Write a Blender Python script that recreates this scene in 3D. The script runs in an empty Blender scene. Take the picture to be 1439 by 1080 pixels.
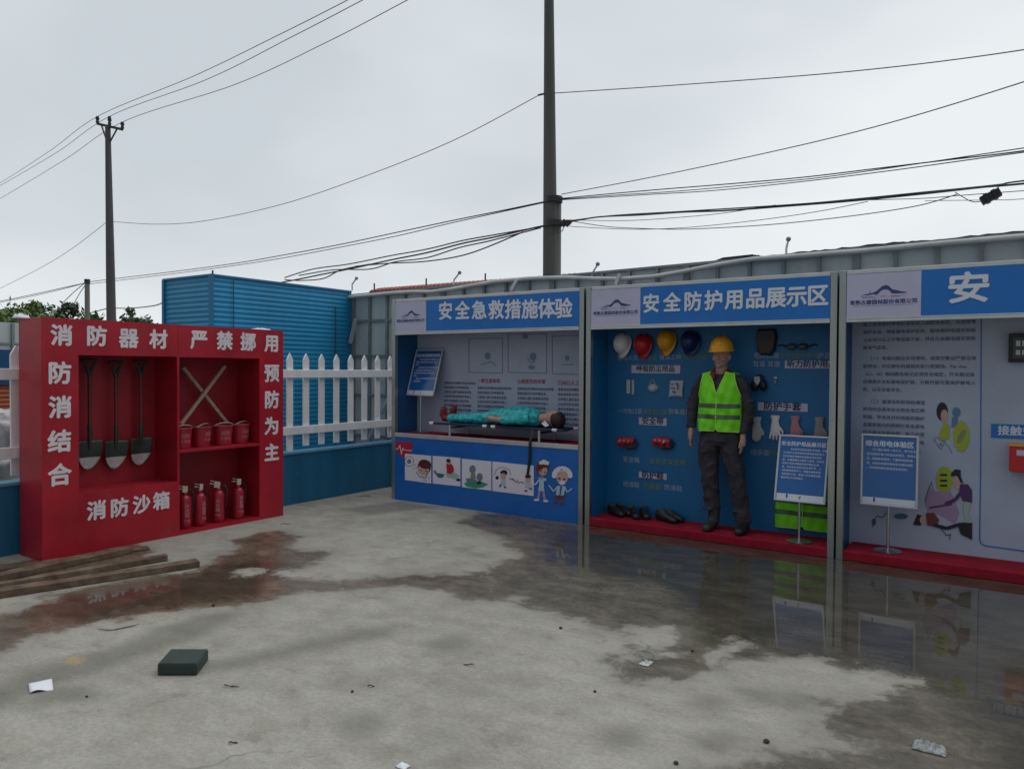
import bpy, bmesh, math, random
import numpy as np
from mathutils import Vector, Matrix, noise as mnoise
random.seed(7); R = math.radians; PI = math.pi
S = bpy.context.scene; COL = S.collection

# ------------------------------------------------------------------ camera, sky, sun, exposure
CAMZ = 1.63; FPX = 1060.2; PW, PH = 1439, 1080
YAW, PITCH, ROLL = R(34.04), R(-1.106), R(0.342)
_f = Vector((-math.sin(YAW)*math.cos(PITCH), math.cos(YAW)*math.cos(PITCH), math.sin(PITCH)))
_r = Vector((math.cos(YAW), math.sin(YAW), 0)); _u = _r.cross(_f)
RT = _r*math.cos(ROLL)+_u*math.sin(ROLL); UP = _u*math.cos(ROLL)-_r*math.sin(ROLL); FW = _f
cam = bpy.data.cameras.new('camera'); camo = bpy.data.objects.new('camera', cam); COL.objects.link(camo)
cam.sensor_fit = 'HORIZONTAL'; cam.sensor_width = 36; cam.lens = FPX/PW*36; cam.clip_end = 2000; cam.clip_start = .05
M = Matrix((RT, UP, -FW)).transposed().to_4x4(); M.translation = (0, 0, CAMZ); camo.matrix_world = M
S.camera = camo

W = bpy.data.worlds.new('World'); S.world = W; W.use_nodes = True
nt = W.node_tree; nt.nodes.clear()
def N(t, ty, **k):
    n = t.nodes.new(ty)
    for a, b in k.items(): setattr(n, a, b)
    return n
SUN_EL, SUN_AZ = R(60), R(40)
out = N(nt, 'ShaderNodeOutputWorld'); bg = N(nt, 'ShaderNodeBackground'); sky = N(nt, 'ShaderNodeTexSky', sky_type='NISHITA')
sky.sun_disc = False; sky.sun_elevation = SUN_EL; sky.sun_rotation = SUN_AZ
bg.inputs[1].default_value = .1
tc = N(nt, 'ShaderNodeTexCoord'); mp = N(nt, 'ShaderNodeMapping'); mp.inputs['Scale'].default_value = (1, 1, 2.2)
nz = N(nt, 'ShaderNodeTexNoise'); nz.inputs['Scale'].default_value = 1.25; nz.inputs['Detail'].default_value = 4; nz.inputs['Roughness'].default_value = .45
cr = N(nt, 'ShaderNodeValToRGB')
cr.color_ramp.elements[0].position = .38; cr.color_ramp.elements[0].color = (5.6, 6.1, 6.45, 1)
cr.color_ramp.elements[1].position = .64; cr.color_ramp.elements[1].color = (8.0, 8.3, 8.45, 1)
mx = N(nt, 'ShaderNodeMixRGB'); mx.inputs[0].default_value = .95
nt.links.new(tc.outputs['Generated'], mp.inputs[0]); nt.links.new(mp.outputs[0], nz.inputs[0]); nt.links.new(nz.outputs[0], cr.inputs[0])
# unseen sky dimmed low behind the camera and boosted overhead, added to darken interiors
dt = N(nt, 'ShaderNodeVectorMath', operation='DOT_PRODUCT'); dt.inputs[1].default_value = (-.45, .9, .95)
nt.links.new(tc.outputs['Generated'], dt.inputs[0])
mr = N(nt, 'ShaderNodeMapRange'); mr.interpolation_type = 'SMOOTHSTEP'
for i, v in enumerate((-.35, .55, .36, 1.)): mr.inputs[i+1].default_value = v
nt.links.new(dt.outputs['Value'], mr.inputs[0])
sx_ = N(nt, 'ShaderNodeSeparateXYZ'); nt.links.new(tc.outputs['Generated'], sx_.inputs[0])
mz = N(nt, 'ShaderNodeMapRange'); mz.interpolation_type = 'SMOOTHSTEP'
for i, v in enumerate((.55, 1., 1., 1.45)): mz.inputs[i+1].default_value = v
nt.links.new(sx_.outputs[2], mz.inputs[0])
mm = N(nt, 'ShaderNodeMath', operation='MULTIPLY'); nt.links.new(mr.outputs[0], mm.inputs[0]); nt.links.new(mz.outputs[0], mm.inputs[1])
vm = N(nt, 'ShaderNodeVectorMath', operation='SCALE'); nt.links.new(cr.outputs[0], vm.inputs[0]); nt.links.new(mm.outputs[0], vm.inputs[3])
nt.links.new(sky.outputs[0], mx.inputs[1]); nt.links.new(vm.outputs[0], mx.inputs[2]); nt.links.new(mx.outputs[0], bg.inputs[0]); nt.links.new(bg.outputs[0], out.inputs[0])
sl = bpy.data.lights.new('sun', 'SUN'); sl.energy = .5; sl.angle = R(40); sl.color = (1, .97, .92)
so = bpy.data.objects.new('sun', sl); COL.objects.link(so)
so.rotation_euler = Vector((math.sin(SUN_AZ)*math.cos(SUN_EL), math.cos(SUN_AZ)*math.cos(SUN_EL), math.sin(SUN_EL))).to_track_quat('Z', 'Y').to_euler()
S.view_settings.view_transform = 'Standard'; S.view_settings.look = 'None'; S.view_settings.exposure = .12; S.view_settings.gamma = 1

# ------------------------------------------------------------------ helpers
def ray(px, py): return FW+RT*((px-PW/2)/FPX)-UP*((py-PH/2)/FPX)
O0 = Vector((0, 0, CAMZ))
def atp(px, py, ax, val):
    d = ray(px, py); return O0+d*((val-O0[ax])/d[ax])
def atx(px, py, v): return atp(px, py, 0, v)
def aty(px, py, v): return atp(px, py, 1, v)
def atz(px, py, v=0.): return atp(px, py, 2, v)
def far(px, py, d):
    q = ray(px, py); return O0+q*(d/math.hypot(q.x, q.y))

class MB:
    def __init__(s): s.v = []; s.f = []; s.mi = []; s.mats = []; s.c = 0
    def use(s, m):
        if m not in s.mats: s.mats.append(m)
        s.c = s.mats.index(m); return s
    def add(s, vs, fs):
        b = len(s.v); s.v += [tuple(p) for p in vs]; s.f += [tuple(i+b for i in f) for f in fs]; s.mi += [s.c]*len(fs); return s
    def box(s, a, b):
        x0, y0, z0 = a; x1, y1, z1 = b
        return s.add([(x0,y0,z0),(x1,y0,z0),(x1,y1,z0),(x0,y1,z0),(x0,y0,z1),(x1,y0,z1),(x1,y1,z1),(x0,y1,z1)],
                     [(3,2,1,0),(4,5,6,7),(0,1,5,4),(1,2,6,5),(2,3,7,6),(3,0,4,7)])
    def bar(s, p, q, w, h, up=(0,0,1)):
        p, q = Vector(p), Vector(q); d = (q-p).normalized(); sd = d.cross(Vector(up))
        if sd.length < 1e-4: sd = d.cross(Vector((0,1,0)))
        sd.normalize(); u = sd.cross(d); sd *= w/2; u *= h/2
        vs = [p-sd-u,p+sd-u,p+sd+u,p-sd+u,q-sd-u,q+sd-u,q+sd+u,q-sd+u]
        return s.add(vs, [(0,1,2,3),(7,6,5,4),(0,4,5,1),(1,5,6,2),(2,6,7,3),(3,7,4,0)])
    def tube(s, pts, r, n=8, cap=True):
        pts = [Vector(p) for p in pts]; rs = r if isinstance(r, (list, tuple)) else [r]*len(pts)
        vs = []; fs = []; pu = None
        for i, p in enumerate(pts):
            d = (pts[min(i+1, len(pts)-1)]-pts[max(i-1, 0)]).normalized()
            if pu is None: pu = d.cross(Vector((0,0,1)) if abs(d.z) < .9 else Vector((0,1,0)))
            pu = (pu-d*pu.dot(d)).normalized(); w = d.cross(pu)
            for k in range(n):
                a = 2*PI*k/n; vs.append(p+(pu*math.cos(a)+w*math.sin(a))*rs[i])
        for i in range(len(pts)-1):
            for k in range(n):
                fs.append((i*n+k, i*n+(k+1) % n, (i+1)*n+(k+1) % n, (i+1)*n+k))
        if cap: fs += [tuple(range(n-1, -1, -1)), tuple(range((len(pts)-1)*n, len(pts)*n))]
        return s.add(vs, fs)
    def loft(s, rings, cap=True):
        n = len(rings[0]); vs = [p for r in rings for p in r]; fs = []
        for i in range(len(rings)-1):
            for k in range(n): fs.append((i*n+k, i*n+(k+1) % n, (i+1)*n+(k+1) % n, (i+1)*n+k))
        if cap: fs += [tuple(range(n-1, -1, -1)), tuple(range((len(rings)-1)*n, len(rings)*n))]
        return s.add(vs, fs)
    def ell(s, c, rx, ry, rz, nu=16, nv=10):
        c = Vector(c); rings = []
        for j in range(1, nv):
            t = PI*j/nv
            rings.append([(c.x+rx*math.sin(t)*math.cos(2*PI*k/nu), c.y+ry*math.sin(t)*math.sin(2*PI*k/nu), c.z-rz*math.cos(t)) for k in range(nu)])
        return s.loft(rings)
    def lathe(s, prof, n=24, c=(0,0,0), cap=True):
        return s.loft([[(c[0]+r*math.cos(2*PI*k/n), c[1]+r*math.sin(2*PI*k/n), c[2]+z) for k in range(n)] for r, z in prof], cap)
    def prism(s, pts, d):                       # polygon (3D points) pushed by vector d
        d = Vector(d); n = len(pts); vs = [Vector(p) for p in pts]+[Vector(p)+d for p in pts]
        return s.add(vs, [tuple(range(n)), tuple(range(2*n-1, n-1, -1))]+[((k+1) % n, k, n+k, n+(k+1) % n) for k in range(n)])
    def poly(s, pts): return s.add(pts, [tuple(range(len(pts)))])
    def text(s, body, size, o, ux, uy, bold=.02, align='CENTER', line=1.0, char=1.0, res=2, sx=1.0, nudge=None):
        m = text_mesh(body, 0., align, line, char, res)
        o, ux, uy = Vector(o), Vector(ux), Vector(uy); nn = ux.cross(uy).normalized()
        for k, (dx, dy) in enumerate(((0,0),(1,0),(-1,0),(0,1),(0,-1),(.7,.7),(-.7,-.7)) if size > .15 else ((0,0),(1,0),(0,1),(-1,-.5)) if size > .03 else ((0,0),(1,.3))):
            oo = o+ux*(dx*bold*size)+uy*(dy*bold*size)+nn*(.00012*k)
            s.add([oo+ux*(v.co.x*size*sx)+uy*(v.co.y*size) for v in m.vertices], [tuple(p.vertices) for p in m.polygons])
        return s
    def mesh(s, name):
        me = bpy.data.meshes.new(name); me.from_pydata(s.v, [], s.f); me.update()
        for m in s.mats: me.materials.append(m)
        if len(s.mats) > 1: me.polygons.foreach_set('material_index', s.mi)
        return me
    def build(s, name, m=None, parent=None, smooth=None, bevel=0, fix=True, weld=0):
        if m is not None and not s.mats: s.use(m)
        me = s.mesh(name)
        if fix or bevel:
            bm = bmesh.new(); bm.from_mesh(me)
            if weld: bmesh.ops.remove_doubles(bm, verts=bm.verts, dist=weld)
            if fix: bmesh.ops.recalc_face_normals(bm, faces=bm.faces)
            if bevel:
                es = [e for e in bm.edges if len(e.link_faces) == 2 and e.calc_face_angle(0) > R(35)]
                bmesh.ops.bevel(bm, geom=es, offset=bevel, segments=2, affect='EDGES', profile=.5, clamp_overlap=True)
            bm.to_mesh(me); bm.free()
        if smooth is not None:
            me.shade_smooth(); me.set_sharp_from_angle(angle=R(smooth))
        o = bpy.data.objects.new(name, me); COL.objects.link(o)
        if parent: o.parent = parent
        return o
_tc = {}
def text_mesh(body, bold, align, line, char, res):
    k = (body, bold, align, line, char, res)
    if k not in _tc:
        c = bpy.data.curves.new('lettering', 'FONT'); c.body = body; c.offset = bold; c.align_x = align; c.align_y = 'CENTER' if '\n' not in body else 'TOP'
        c.space_line = line; c.space_character = char; c.resolution_u = res
        o = bpy.data.objects.new('lettering', c); COL.objects.link(o); bpy.context.view_layer.update()
        _tc[k] = bpy.data.meshes.new_from_object(o.evaluated_get(bpy.context.evaluated_depsgraph_get()))
        bpy.data.objects.remove(o); bpy.data.curves.remove(c)
    return _tc[k]
def blend(mb, voxel, smooth, name, m, parent, it=6, wr=0., fq=(9,9,9)):  # one continuous surface out of overlapping closed shells
    me0 = mb.mesh(name); o = bpy.data.objects.new(name, me0); COL.objects.link(o)
    md = o.modifiers.new('r', 'REMESH'); md.mode = 'VOXEL'; md.voxel_size = voxel
    ms = o.modifiers.new('s', 'SMOOTH'); ms.factor = smooth; ms.iterations = it
    bpy.context.view_layer.update()
    me = bpy.data.meshes.new_from_object(o.evaluated_get(bpy.context.evaluated_depsgraph_get()))
    bpy.data.objects.remove(o); me.materials.clear(); me.materials.append(m)
    if wr:
        nrm = [v.normal.copy() for v in me.vertices]
        for v, vn in zip(me.vertices, nrm):
            q = Vector((v.co.x*fq[0], v.co.y*fq[1], v.co.z*fq[2])); h = 1-abs(mnoise.noise(q))*2.2+.5*mnoise.noise(q*2.3)
            v.co += vn*max(h-.75, -.6)*wr
    me.shade_smooth()
    o = bpy.data.objects.new(name, me); COL.objects.link(o)
    if parent: o.parent = parent
    return o
def tag(o, label, cat, group=None, kind=None):
    o['label'] = label; o['category'] = cat
    if group: o['group'] = group
    if kind: o['kind'] = kind
    return o
def thing(name, label, cat, loc=(0,0,0), rz=0, group=None):
    o = bpy.data.objects.new(name, None); o.empty_display_size = .1; COL.objects.link(o)
    o.location = loc; o.rotation_euler = (0, 0, rz); return tag(o, label, cat, group)
def kids(o): return [c for c in bpy.data.objects if c.parent == o]
def dup(root, label, loc=None, rot=None):
    def cp(o, par):
        c = o.copy(); COL.objects.link(c); c.parent = par
        for ch in kids(o): cp(ch, c)
        return c
    r = cp(root, None); r['label'] = label
    if loc is not None: r.location = loc
    if rot is not None: r.rotation_euler = rot
    return r

# ------------------------------------------------------------------ materials
MATS = {}
def mat(name, col, rough=.5, metal=0., var=.12, scale=4., bump=0., bscale=60., spec=.5, streak=False, coat=0., trans=0.):
    if name in MATS: return MATS[name]
    m = bpy.data.materials.new(name); m.use_nodes = True; t = m.node_tree; b = t.nodes['Principled BSDF']
    b.inputs['Roughness'].default_value = rough; b.inputs['Metallic'].default_value = metal
    b.inputs['Specular IOR Level'].default_value = spec; b.inputs['Coat Weight'].default_value = coat; b.inputs['Coat Roughness'].default_value = .12
    if trans: b.inputs['Transmission Weight'].default_value = trans
    g = N(t, 'ShaderNodeNewGeometry'); mp = N(t, 'ShaderNodeMapping')
    if streak: mp.inputs['Scale'].default_value = (1, 1, .12)
    t.links.new(g.outputs['Position'], mp.inputs[0])
    n = N(t, 'ShaderNodeTexNoise'); n.inputs['Scale'].default_value = scale; n.inputs['Detail'].default_value = 6; n.inputs['Roughness'].default_value = .62
    t.links.new(mp.outputs[0], n.inputs[0])
    r = N(t, 'ShaderNodeValToRGB'); e = r.color_ramp.elements
    c = Vector(col); lo = c*(1-var*1.3); hi = c*(1+var*.6)+Vector((.012,)*3)*var
    e[0].position = .3; e[0].color = (*lo, 1); e[1].position = .7; e[1].color = (*hi, 1)
    t.links.new(n.outputs[0], r.inputs[0]); t.links.new(r.outputs[0], b.inputs['Base Color'])
    rr = N(t, 'ShaderNodeMapRange'); rr.inputs['To Min'].default_value = max(.02, rough-.1); rr.inputs['To Max'].default_value = min(1, rough+.12)
    t.links.new(n.outputs[0], rr.inputs[0]); t.links.new(rr.outputs[0], b.inputs['Roughness'])
    if bump:
        n2 = N(t, 'ShaderNodeTexNoise'); n2.inputs['Scale'].default_value = bscale; n2.inputs['Detail'].default_value = 5
        t.links.new(g.outputs['Position'], n2.inputs[0])
        bp = N(t, 'ShaderNodeBump'); bp.inputs['Strength'].default_value = bump; bp.inputs['Distance'].default_value = .01
        t.links.new(n2.outputs[0], bp.inputs['Height']); t.links.new(bp.outputs[0], b.inputs['Normal'])
    MATS[name] = m; return m
def flat(name, col, rough=.5): return mat(name, col, rough, var=.05)
def weather(m, col, sc, lo, hi, amt):   # scuffs and dried splashes with their own shape, mixed over the paint
    t = m.node_tree; b = t.nodes['Principled BSDF']; l = b.inputs['Base Color'].links[0]; src = l.from_socket
    g = N(t, 'ShaderNodeNewGeometry'); n = N(t, 'ShaderNodeTexNoise'); n.inputs['Scale'].default_value = sc; n.inputs['Detail'].default_value = 9; n.inputs['Roughness'].default_value = .72
    t.links.new(g.outputs['Position'], n.inputs[0]); mr = N(t, 'ShaderNodeMapRange')
    for i, v in enumerate((lo, hi, 0, amt)): mr.inputs[i+1].default_value = v
    mr.clamp = True; t.links.new(n.outputs[0], mr.inputs[0]); mx = N(t, 'ShaderNodeMixRGB'); mx.inputs[2].default_value = (*col, 1)
    t.links.new(mr.outputs[0], mx.inputs[0]); t.links.new(src, mx.inputs[1]); t.links.new(mx.outputs[0], b.inputs['Base Color'])
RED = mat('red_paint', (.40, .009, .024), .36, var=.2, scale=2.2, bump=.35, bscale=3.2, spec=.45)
RED_SHADED = mat('red_paint_shaded', (.32, .008, .02), .45, var=.2, scale=3)  # darker copy of the red paint, interior shade put into the colour
WHT = mat('white_vinyl_letter', (.72, .66, .70), .5, var=.1, scale=14)
PVC = mat('white_pvc', (.80, .80, .82), .42, var=.1, scale=5, streak=True)
BLU_WALL = mat('blue_sheet_wall', (.009, .12, .24), .45, var=.22, scale=2.5, streak=True)
BLU_CAP = mat('blue_cap', (.10, .27, .42), .45, var=.1)
BLU_CONT = mat('blue_corrugated_sheet', (.010, .255, .50), .42, var=.2, scale=1.6, streak=True)
BANNER = mat('blue_banner_print', (.007, .165, .56), .40, var=.08, scale=3, bump=.25, bscale=3.5)
BLU_IN = mat('blue_board', (.007, .145, .37), .5, var=.1, scale=2)
BLU_SIDE = mat('dark_blue_side_board', (.009, .09, .26), .5, var=.1, scale=2)
COUNT = mat('blue_counter_print', (.007, .13, .50), .38, var=.12, scale=3, bump=.3, bscale=3)
LOGO = mat('lavender_logo_board', (.50, .50, .68), .5, var=.05, scale=3)
POSTER = mat('pale_blue_poster', (.42, .49, .64), .42, var=.08, scale=2, bump=.25, bscale=3)
LETTER = mat('white_print', (.68, .72, .82), .5, var=.05)
INK = flat('dark_print', (.02, .025, .06)); INKB = flat('navy_print', (.03, .06, .2)); INKG = flat('faded_navy_print', (.10, .13, .25))
STEEL = mat('stainless_post', (.42, .47, .46), .28, .9, var=.15, scale=5, streak=True)
TRIM = mat('aluminium_trim', (.62, .64, .66), .35, .6, var=.1, scale=5)
CHROME = mat('chrome_pole', (.5, .52, .54), .32, 1., var=.1)
SNAP = mat('silver_snap_frame', (.55, .58, .62), .35, .35, var=.06)
CARPET = mat('red_carpet', (.30, .012, .03), .9, var=.2, scale=8, bump=.3, bscale=220, spec=.15)
HOARD = mat('grey_green_sheet', (.50, .57, .58), .45, .1, var=.18, scale=1.7, streak=True)
HFRAME = mat('grey_frame_tube', (.22, .26, .28), .5, .2, var=.2, scale=4)
CONC = mat('pole_concrete', (.20, .20, .19), .8, var=.2, scale=3, bump=.1, streak=True)
CONCD = mat('dark_pole_concrete', (.085, .08, .085), .8, var=.2, scale=3, streak=True)
WIRE = mat('black_cable', (.025, .026, .03), .55, var=.1); WIREG = mat('grey_wire', (.14, .14, .15), .5, var=.1)
IRON = mat('dark_iron', (.04, .04, .045), .55, .3, var=.2)
WOOD = mat('wet_timber', (.135, .088, .055), .55, var=.45, scale=9, bump=.2, bscale=40)
WOODL = mat('pale_stick', (.40, .29, .20), .6, var=.25, scale=14)
GREENB = mat('dark_green_cover', (.018, .040, .033), .5, var=.25, scale=9, bump=.1)
PAPER = mat('white_paper', (.78, .79, .84), .6, var=.05)
SKIN = mat('mannequin_skin', (.42, .27, .22), .45, var=.12, scale=9)
SKIND = mat('dummy_skin', (.48, .28, .23), .45, var=.12, scale=9)
SUIT = mat('plum_grey_workwear', (.050, .045, .058), .85, var=.25, scale=7, bump=.25, bscale=24, spec=.2)
LIME = mat('lime_vest_fabric', (.20, .74, .03), .7, var=.08, scale=7, bump=.12, bscale=18, spec=.2)
LIMEE = mat('yellow_vest_edging', (.50, .80, .12), .7, var=.05)
REFL = mat('grey_reflective_band', (.075, .13, .085), .45, var=.1)
HYEL = mat('yellow_helmet_plastic', (.72, .34, .012), .28, var=.06)
HRED = mat('red_helmet_plastic', (.50, .015, .02), .28, var=.06)
HWHT = mat('white_helmet_plastic', (.72, .72, .74), .28, var=.05)
HBLU = mat('blue_helmet_plastic', (.008, .025, .13), .28, var=.05)
BLACK = mat('black_rubber', (.012, .012, .013), .45, var=.2, scale=12)
TEAL = mat('teal_tracksuit', (.022, .50, .54), .34, var=.5, scale=20, bump=.6, bscale=16)
HAIR = mat('dark_hair', (.035, .018, .016), .6, var=.2, scale=30)
SHOER = mat('red_shoe', (.22, .012, .02), .5, var=.2)
NAVY = mat('navy_canvas', (.012, .025, .085), .7, var=.15)
SILV = mat('silver_paint', (.50, .52, .53), .4, .3, var=.15, scale=20)
SHGRN = mat('shovel_green', (.035, .052, .046), .4, .2, var=.25, scale=14)
BARK = mat('bark', (.09, .07, .05), .9, var=.3, scale=8)
GLOVE = mat('pale_cotton', (.46, .52, .56), .85, var=.12, scale=25, bump=.2, bscale=120)
PINK = mat('pink_rubber', (.50, .22, .27), .5, var=.08); BEIGE = mat('beige_leather', (.36, .30, .30), .8, var=.15)
GRN_TXT = flat('olive_print', (.16, .26, .12)); PALE_TXT = flat('pale_print', (.28, .38, .52)); RED_TXT = flat('red_print', (.36, .10, .17))
LEAF = mat('leaf_mid', (.125, .20, .055), .6, var=.4, scale=1.5); LEAF2 = mat('leaf_dark', (.060, .115, .055), .6, var=.4, scale=1.5)

weather(RED, (.16, .05, .045), 6, .56, .70, .55); weather(RED, (.30, .16, .14), 34, .64, .72, .5)
for m_ in (PVC, BLU_WALL, BLU_CONT, HOARD): weather(m_, (.20, .19, .17), 9, .58, .74, .35)
for m_ in (BANNER, COUNT, POSTER, LOGO): weather(m_, (.20, .21, .23), 7, .60, .78, .22)
weather(WOOD, (.24, .19, .13), 5, .5, .65, .6)
# ------------------------------------------------------------------ ground
def sdf(P, poly):
    p = np.array(poly, float); n = len(p); d = np.full(len(P), 1e9); ins = np.zeros(len(P), bool)
    for i in range(n):
        a, b = p[i], p[(i+1) % n]; e = b-a; w = P-a
        t = np.clip((w@e)/max(e@e, 1e-12), 0, 1); q = w-np.outer(t, e); d = np.minimum(d, (q**2).sum(1))
        c = (a[1] <= P[:, 1]) != (b[1] <= P[:, 1])
        with np.errstate(divide='ignore', invalid='ignore'):
            xi = a[0]+(P[:, 1]-a[1])*e[0]/e[1]
        ins ^= c & (P[:, 0] < xi)
    return np.where(ins, 1, -1)*np.sqrt(d)
def gp(px): return [tuple(atz(x, y))[:2] for x, y in px]
WET_L = gp([(-160,930),(0,916),(32,906),(75,887),(132,876),(175,871),(225,861),(287,856),(360,851),(400,837),(482,830),(550,825),(588,824),(625,829),(640,840),(682,845),(700,838),(700,795),(682,805),(625,805),(575,806),(525,810),(475,816),(432,813),(390,812),(378,801),(441,805),(446,790),(472,780),(467,774),(432,772),(410,767),(420,756),(447,752),(415,752),(395,744),(370,748),(320,760),(340,770),(300,780),(278,800),(150,818),(66,835),(60,845),(25,857),(-160,880)])
WET_R = gp([(675,719),(642,735),(677,744),(707,757),(720,775),(732,780),(700,790),(680,806),(682,845),(725,840),(735,852),(770,862),(820,872),(870,890),(888,915),(855,930),(885,955),(955,960),(1000,940),(1045,927),(1150,925),(1180,935),(1220,950),(1280,962),(1220,975),(1155,985),(1150,1012),(1210,1052),(1160,1045),(1155,1058),(1090,1053),(1030,1063),(985,1078),(980,1180),(1750,1250),(1700,840),(1439,808),(1180,775),(830,728)])
DAMP = gp([(-60,835),(70,812),(200,788),(215,772),(190,762),(120,772),(-60,800)])
POOL = gp([(830,735),(765,757),(760,788),(830,800),(930,826),(985,868),(1000,900),(1050,912),(1100,914),(1170,922),(1230,942),(1300,958),(1340,990),(1400,1060),(1420,1150),(1800,1200),(1700,840),(1439,808),(1180,775)])
POOL2 = gp([(70,850),(100,838),(280,805),(330,785),(400,790),(360,835),(250,850),(140,868),(80,875)])
SMUDGE = [gp(q) for q in ([(-60,985),(60,940),(180,905),(240,878),(300,862),(330,862),(290,888),(190,922),(60,965),(-60,1010)], [(290,935),(420,905),(520,884),(560,878),(545,892),(430,914),(300,942)], [(605,902),(640,896),(655,905),(625,915)], [(975,988),(1000,978),(1015,985),(1000,998)], [(1045,970),(1075,970),(1095,982),(1075,988),(1055,982)], [(1100,983),(1120,978),(1132,990),(1110,994)], [(645,770),(660,768),(660,774),(648,775)], [(660,776),(680,778),(676,781),(662,780)], [(480,715),(560,705),(610,712),(520,722)], [(850,1030),(885,1028),(890,1045),(860,1048)], [(985,1040),(1015,1036),(1015,1046),(990,1050)], [(50,970),(110,968),(120,978),(60,985)], [(495,1015),(520,1010),(525,1022),(500,1026)])]
MARK = gp([(90,924),(112,922),(118,928),(112,934),(92,931)])
DRYS = [gp([(1180,936),(1230,944),(1282,958),(1270,963),(1215,955)]), gp([(334,803),(352,800),(365,803),(350,808),(338,808)]), gp([(880,885),(935,880),(950,895),(935,918),(890,910)]), gp([(1000,915),(1040,900),(1050,905),(1005,935)])]
def axis(a, b, st, lo, hi):
    l = list(np.arange(a, b+1e-6, st)); s = st
    up = [l[-1]]
    while up[-1] < hi: s *= 1.35; up.append(up[-1]+s)
    dn = [l[0]]; s = st
    while dn[-1] > lo: s *= 1.35; dn.append(dn[-1]-s)
    return np.array(dn[:0:-1]+l+up[1:])
xs = axis(-7.4, 2.2, .045, -600, 600); ys = axis(1.2, 7.2, .045, -300, 900)
GX, GY = np.meshgrid(xs, ys); P2 = np.stack([GX.ravel(), GY.ravel()], 1)
me = bpy.data.meshes.new('ground'); nx, ny = len(xs), len(ys)
me.from_pydata([(x, y, 0) for x, y in P2], [], [(j*nx+i, j*nx+i+1, (j+1)*nx+i+1, (j+1)*nx+i) for j in range(ny-1) for i in range(nx-1)])
wet = np.maximum(np.maximum(sdf(P2, WET_L), sdf(P2, WET_R)), sdf(P2, DAMP))
for q in DRYS: wet = np.minimum(wet, -sdf(P2, q))
for nm, arr in (('wet', wet), ('pool', np.maximum(sdf(P2, POOL), sdf(P2, POOL2))), ('smudge', np.max([sdf(P2, q) for q in SMUDGE], 0)), ('mark', sdf(P2, MARK))):
    a = me.attributes.new(nm, 'FLOAT', 'POINT'); a.data.foreach_set('value', np.clip(arr, -1, 1).astype(np.float32))
gm = bpy.data.materials.new('wet_concrete'); gm.use_nodes = True; t = gm.node_tree; b = t.nodes['Principled BSDF']
geo = N(t, 'ShaderNodeNewGeometry')
def noise(sc, det=6, ro=.6, dist=0.):
    n = N(t, 'ShaderNodeTexNoise'); n.inputs['Scale'].default_value = sc; n.inputs['Detail'].default_value = det; n.inputs['Roughness'].default_value = ro; n.inputs['Distortion'].default_value = dist
    t.links.new(geo.outputs['Position'], n.inputs[0]); return n.outputs[0]
def mth(op, a, b_=None, c_=None, clamp=False):
    n = N(t, 'ShaderNodeMath', operation=op); n.use_clamp = clamp
    for i, v in enumerate((a, b_, c_)):
        if v is None: continue
        if isinstance(v, (int, float)): n.inputs[i].default_value = v
        else: t.links.new(v, n.inputs[i])
    return n.outputs[0]
def rng(v, a, b_, c=0., d=1., sm=True):
    n = N(t, 'ShaderNodeMapRange'); n.interpolation_type = 'SMOOTHSTEP' if sm else 'LINEAR'
    for i, x in enumerate((a, b_, c, d)): n.inputs[i+1].default_value = x
    t.links.new(v, n.inputs[0]); return n.outputs[0]
def mixc(f, a, b_, mode='MIX'):
    n = N(t, 'ShaderNodeMixRGB', blend_type=mode)
    for i, v in enumerate((f, a, b_)):
        if isinstance(v, (int, float)): n.inputs[i].default_value = v
        elif isinstance(v, tuple): n.inputs[i].default_value = (*v, 1)
        else: t.links.new(v, n.inputs[i])
    return n.outputs[0]
def attr(nm): n = N(t, 'ShaderNodeAttribute'); n.attribute_name = nm; return n.outputs['Fac']
nA, nB, nC, nD = noise(.9, 5), noise(4.5, 8, .65, .4), noise(40, 6, .7), noise(260, 3, .7)
wd = mth('ADD', mth('ADD', attr('wet'), mth('MULTIPLY', mth('SUBTRACT', nB, .5), .62)), mth('MULTIPLY', mth('SUBTRACT', nC, .5), .24))
wet_f = rng(wd, -.05, .09); damp_f = rng(wd, -.28, .06)
pd = mth('ADD', attr('pool'), mth('MULTIPLY', mth('SUBTRACT', nB, .5), .75)); pool_f = mth('MULTIPLY', rng(pd, -.12, .14), wet_f)
sm_f = rng(mth('ADD', attr('smudge'), mth('MULTIPLY', mth('SUBTRACT', nB, .5), .22)), -.13, .07)
mk_f = mth('MULTIPLY', rng(mth('ADD', attr('mark'), mth('MULTIPLY', mth('SUBTRACT', nC, .5), .12)), -.03, .03), rng(nB, .42, .6))
dry = mixc(rng(nA, .32, .68), (.29, .272, .23), (.405, .383, .328))
dry = mixc(rng(nB, .35, .7), dry, mixc(.5, dry, (.47, .455, .41)))
dry = mixc(rng(nB, .30, .42, .55, 0.), dry, (.175, .160, .134))
mps = N(t, 'ShaderNodeMapping'); mps.inputs['Scale'].default_value = (3.4, 6.2, 1); mps.inputs['Rotation'].default_value = (0, 0, R(-28)); t.links.new(geo.outputs['Position'], mps.inputs[0])
ns = N(t, 'ShaderNodeTexNoise'); ns.inputs['Scale'].default_value = 1.; ns.inputs['Detail'].default_value = 9; ns.inputs['Roughness'].default_value = .72; t.links.new(mps.outputs[0], ns.inputs[0])
dry = mixc(rng(ns.outputs[0], .40, .58, .26, 0.), dry, (.16, .146, .120))
dry = mixc(rng(ns.outputs[0], .56, .74, 0., .28), dry, (.50, .48, .435))
dry = mixc(rng(nC, .35, .68, .30, 0.), dry, (.14, .13, .11))
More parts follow.
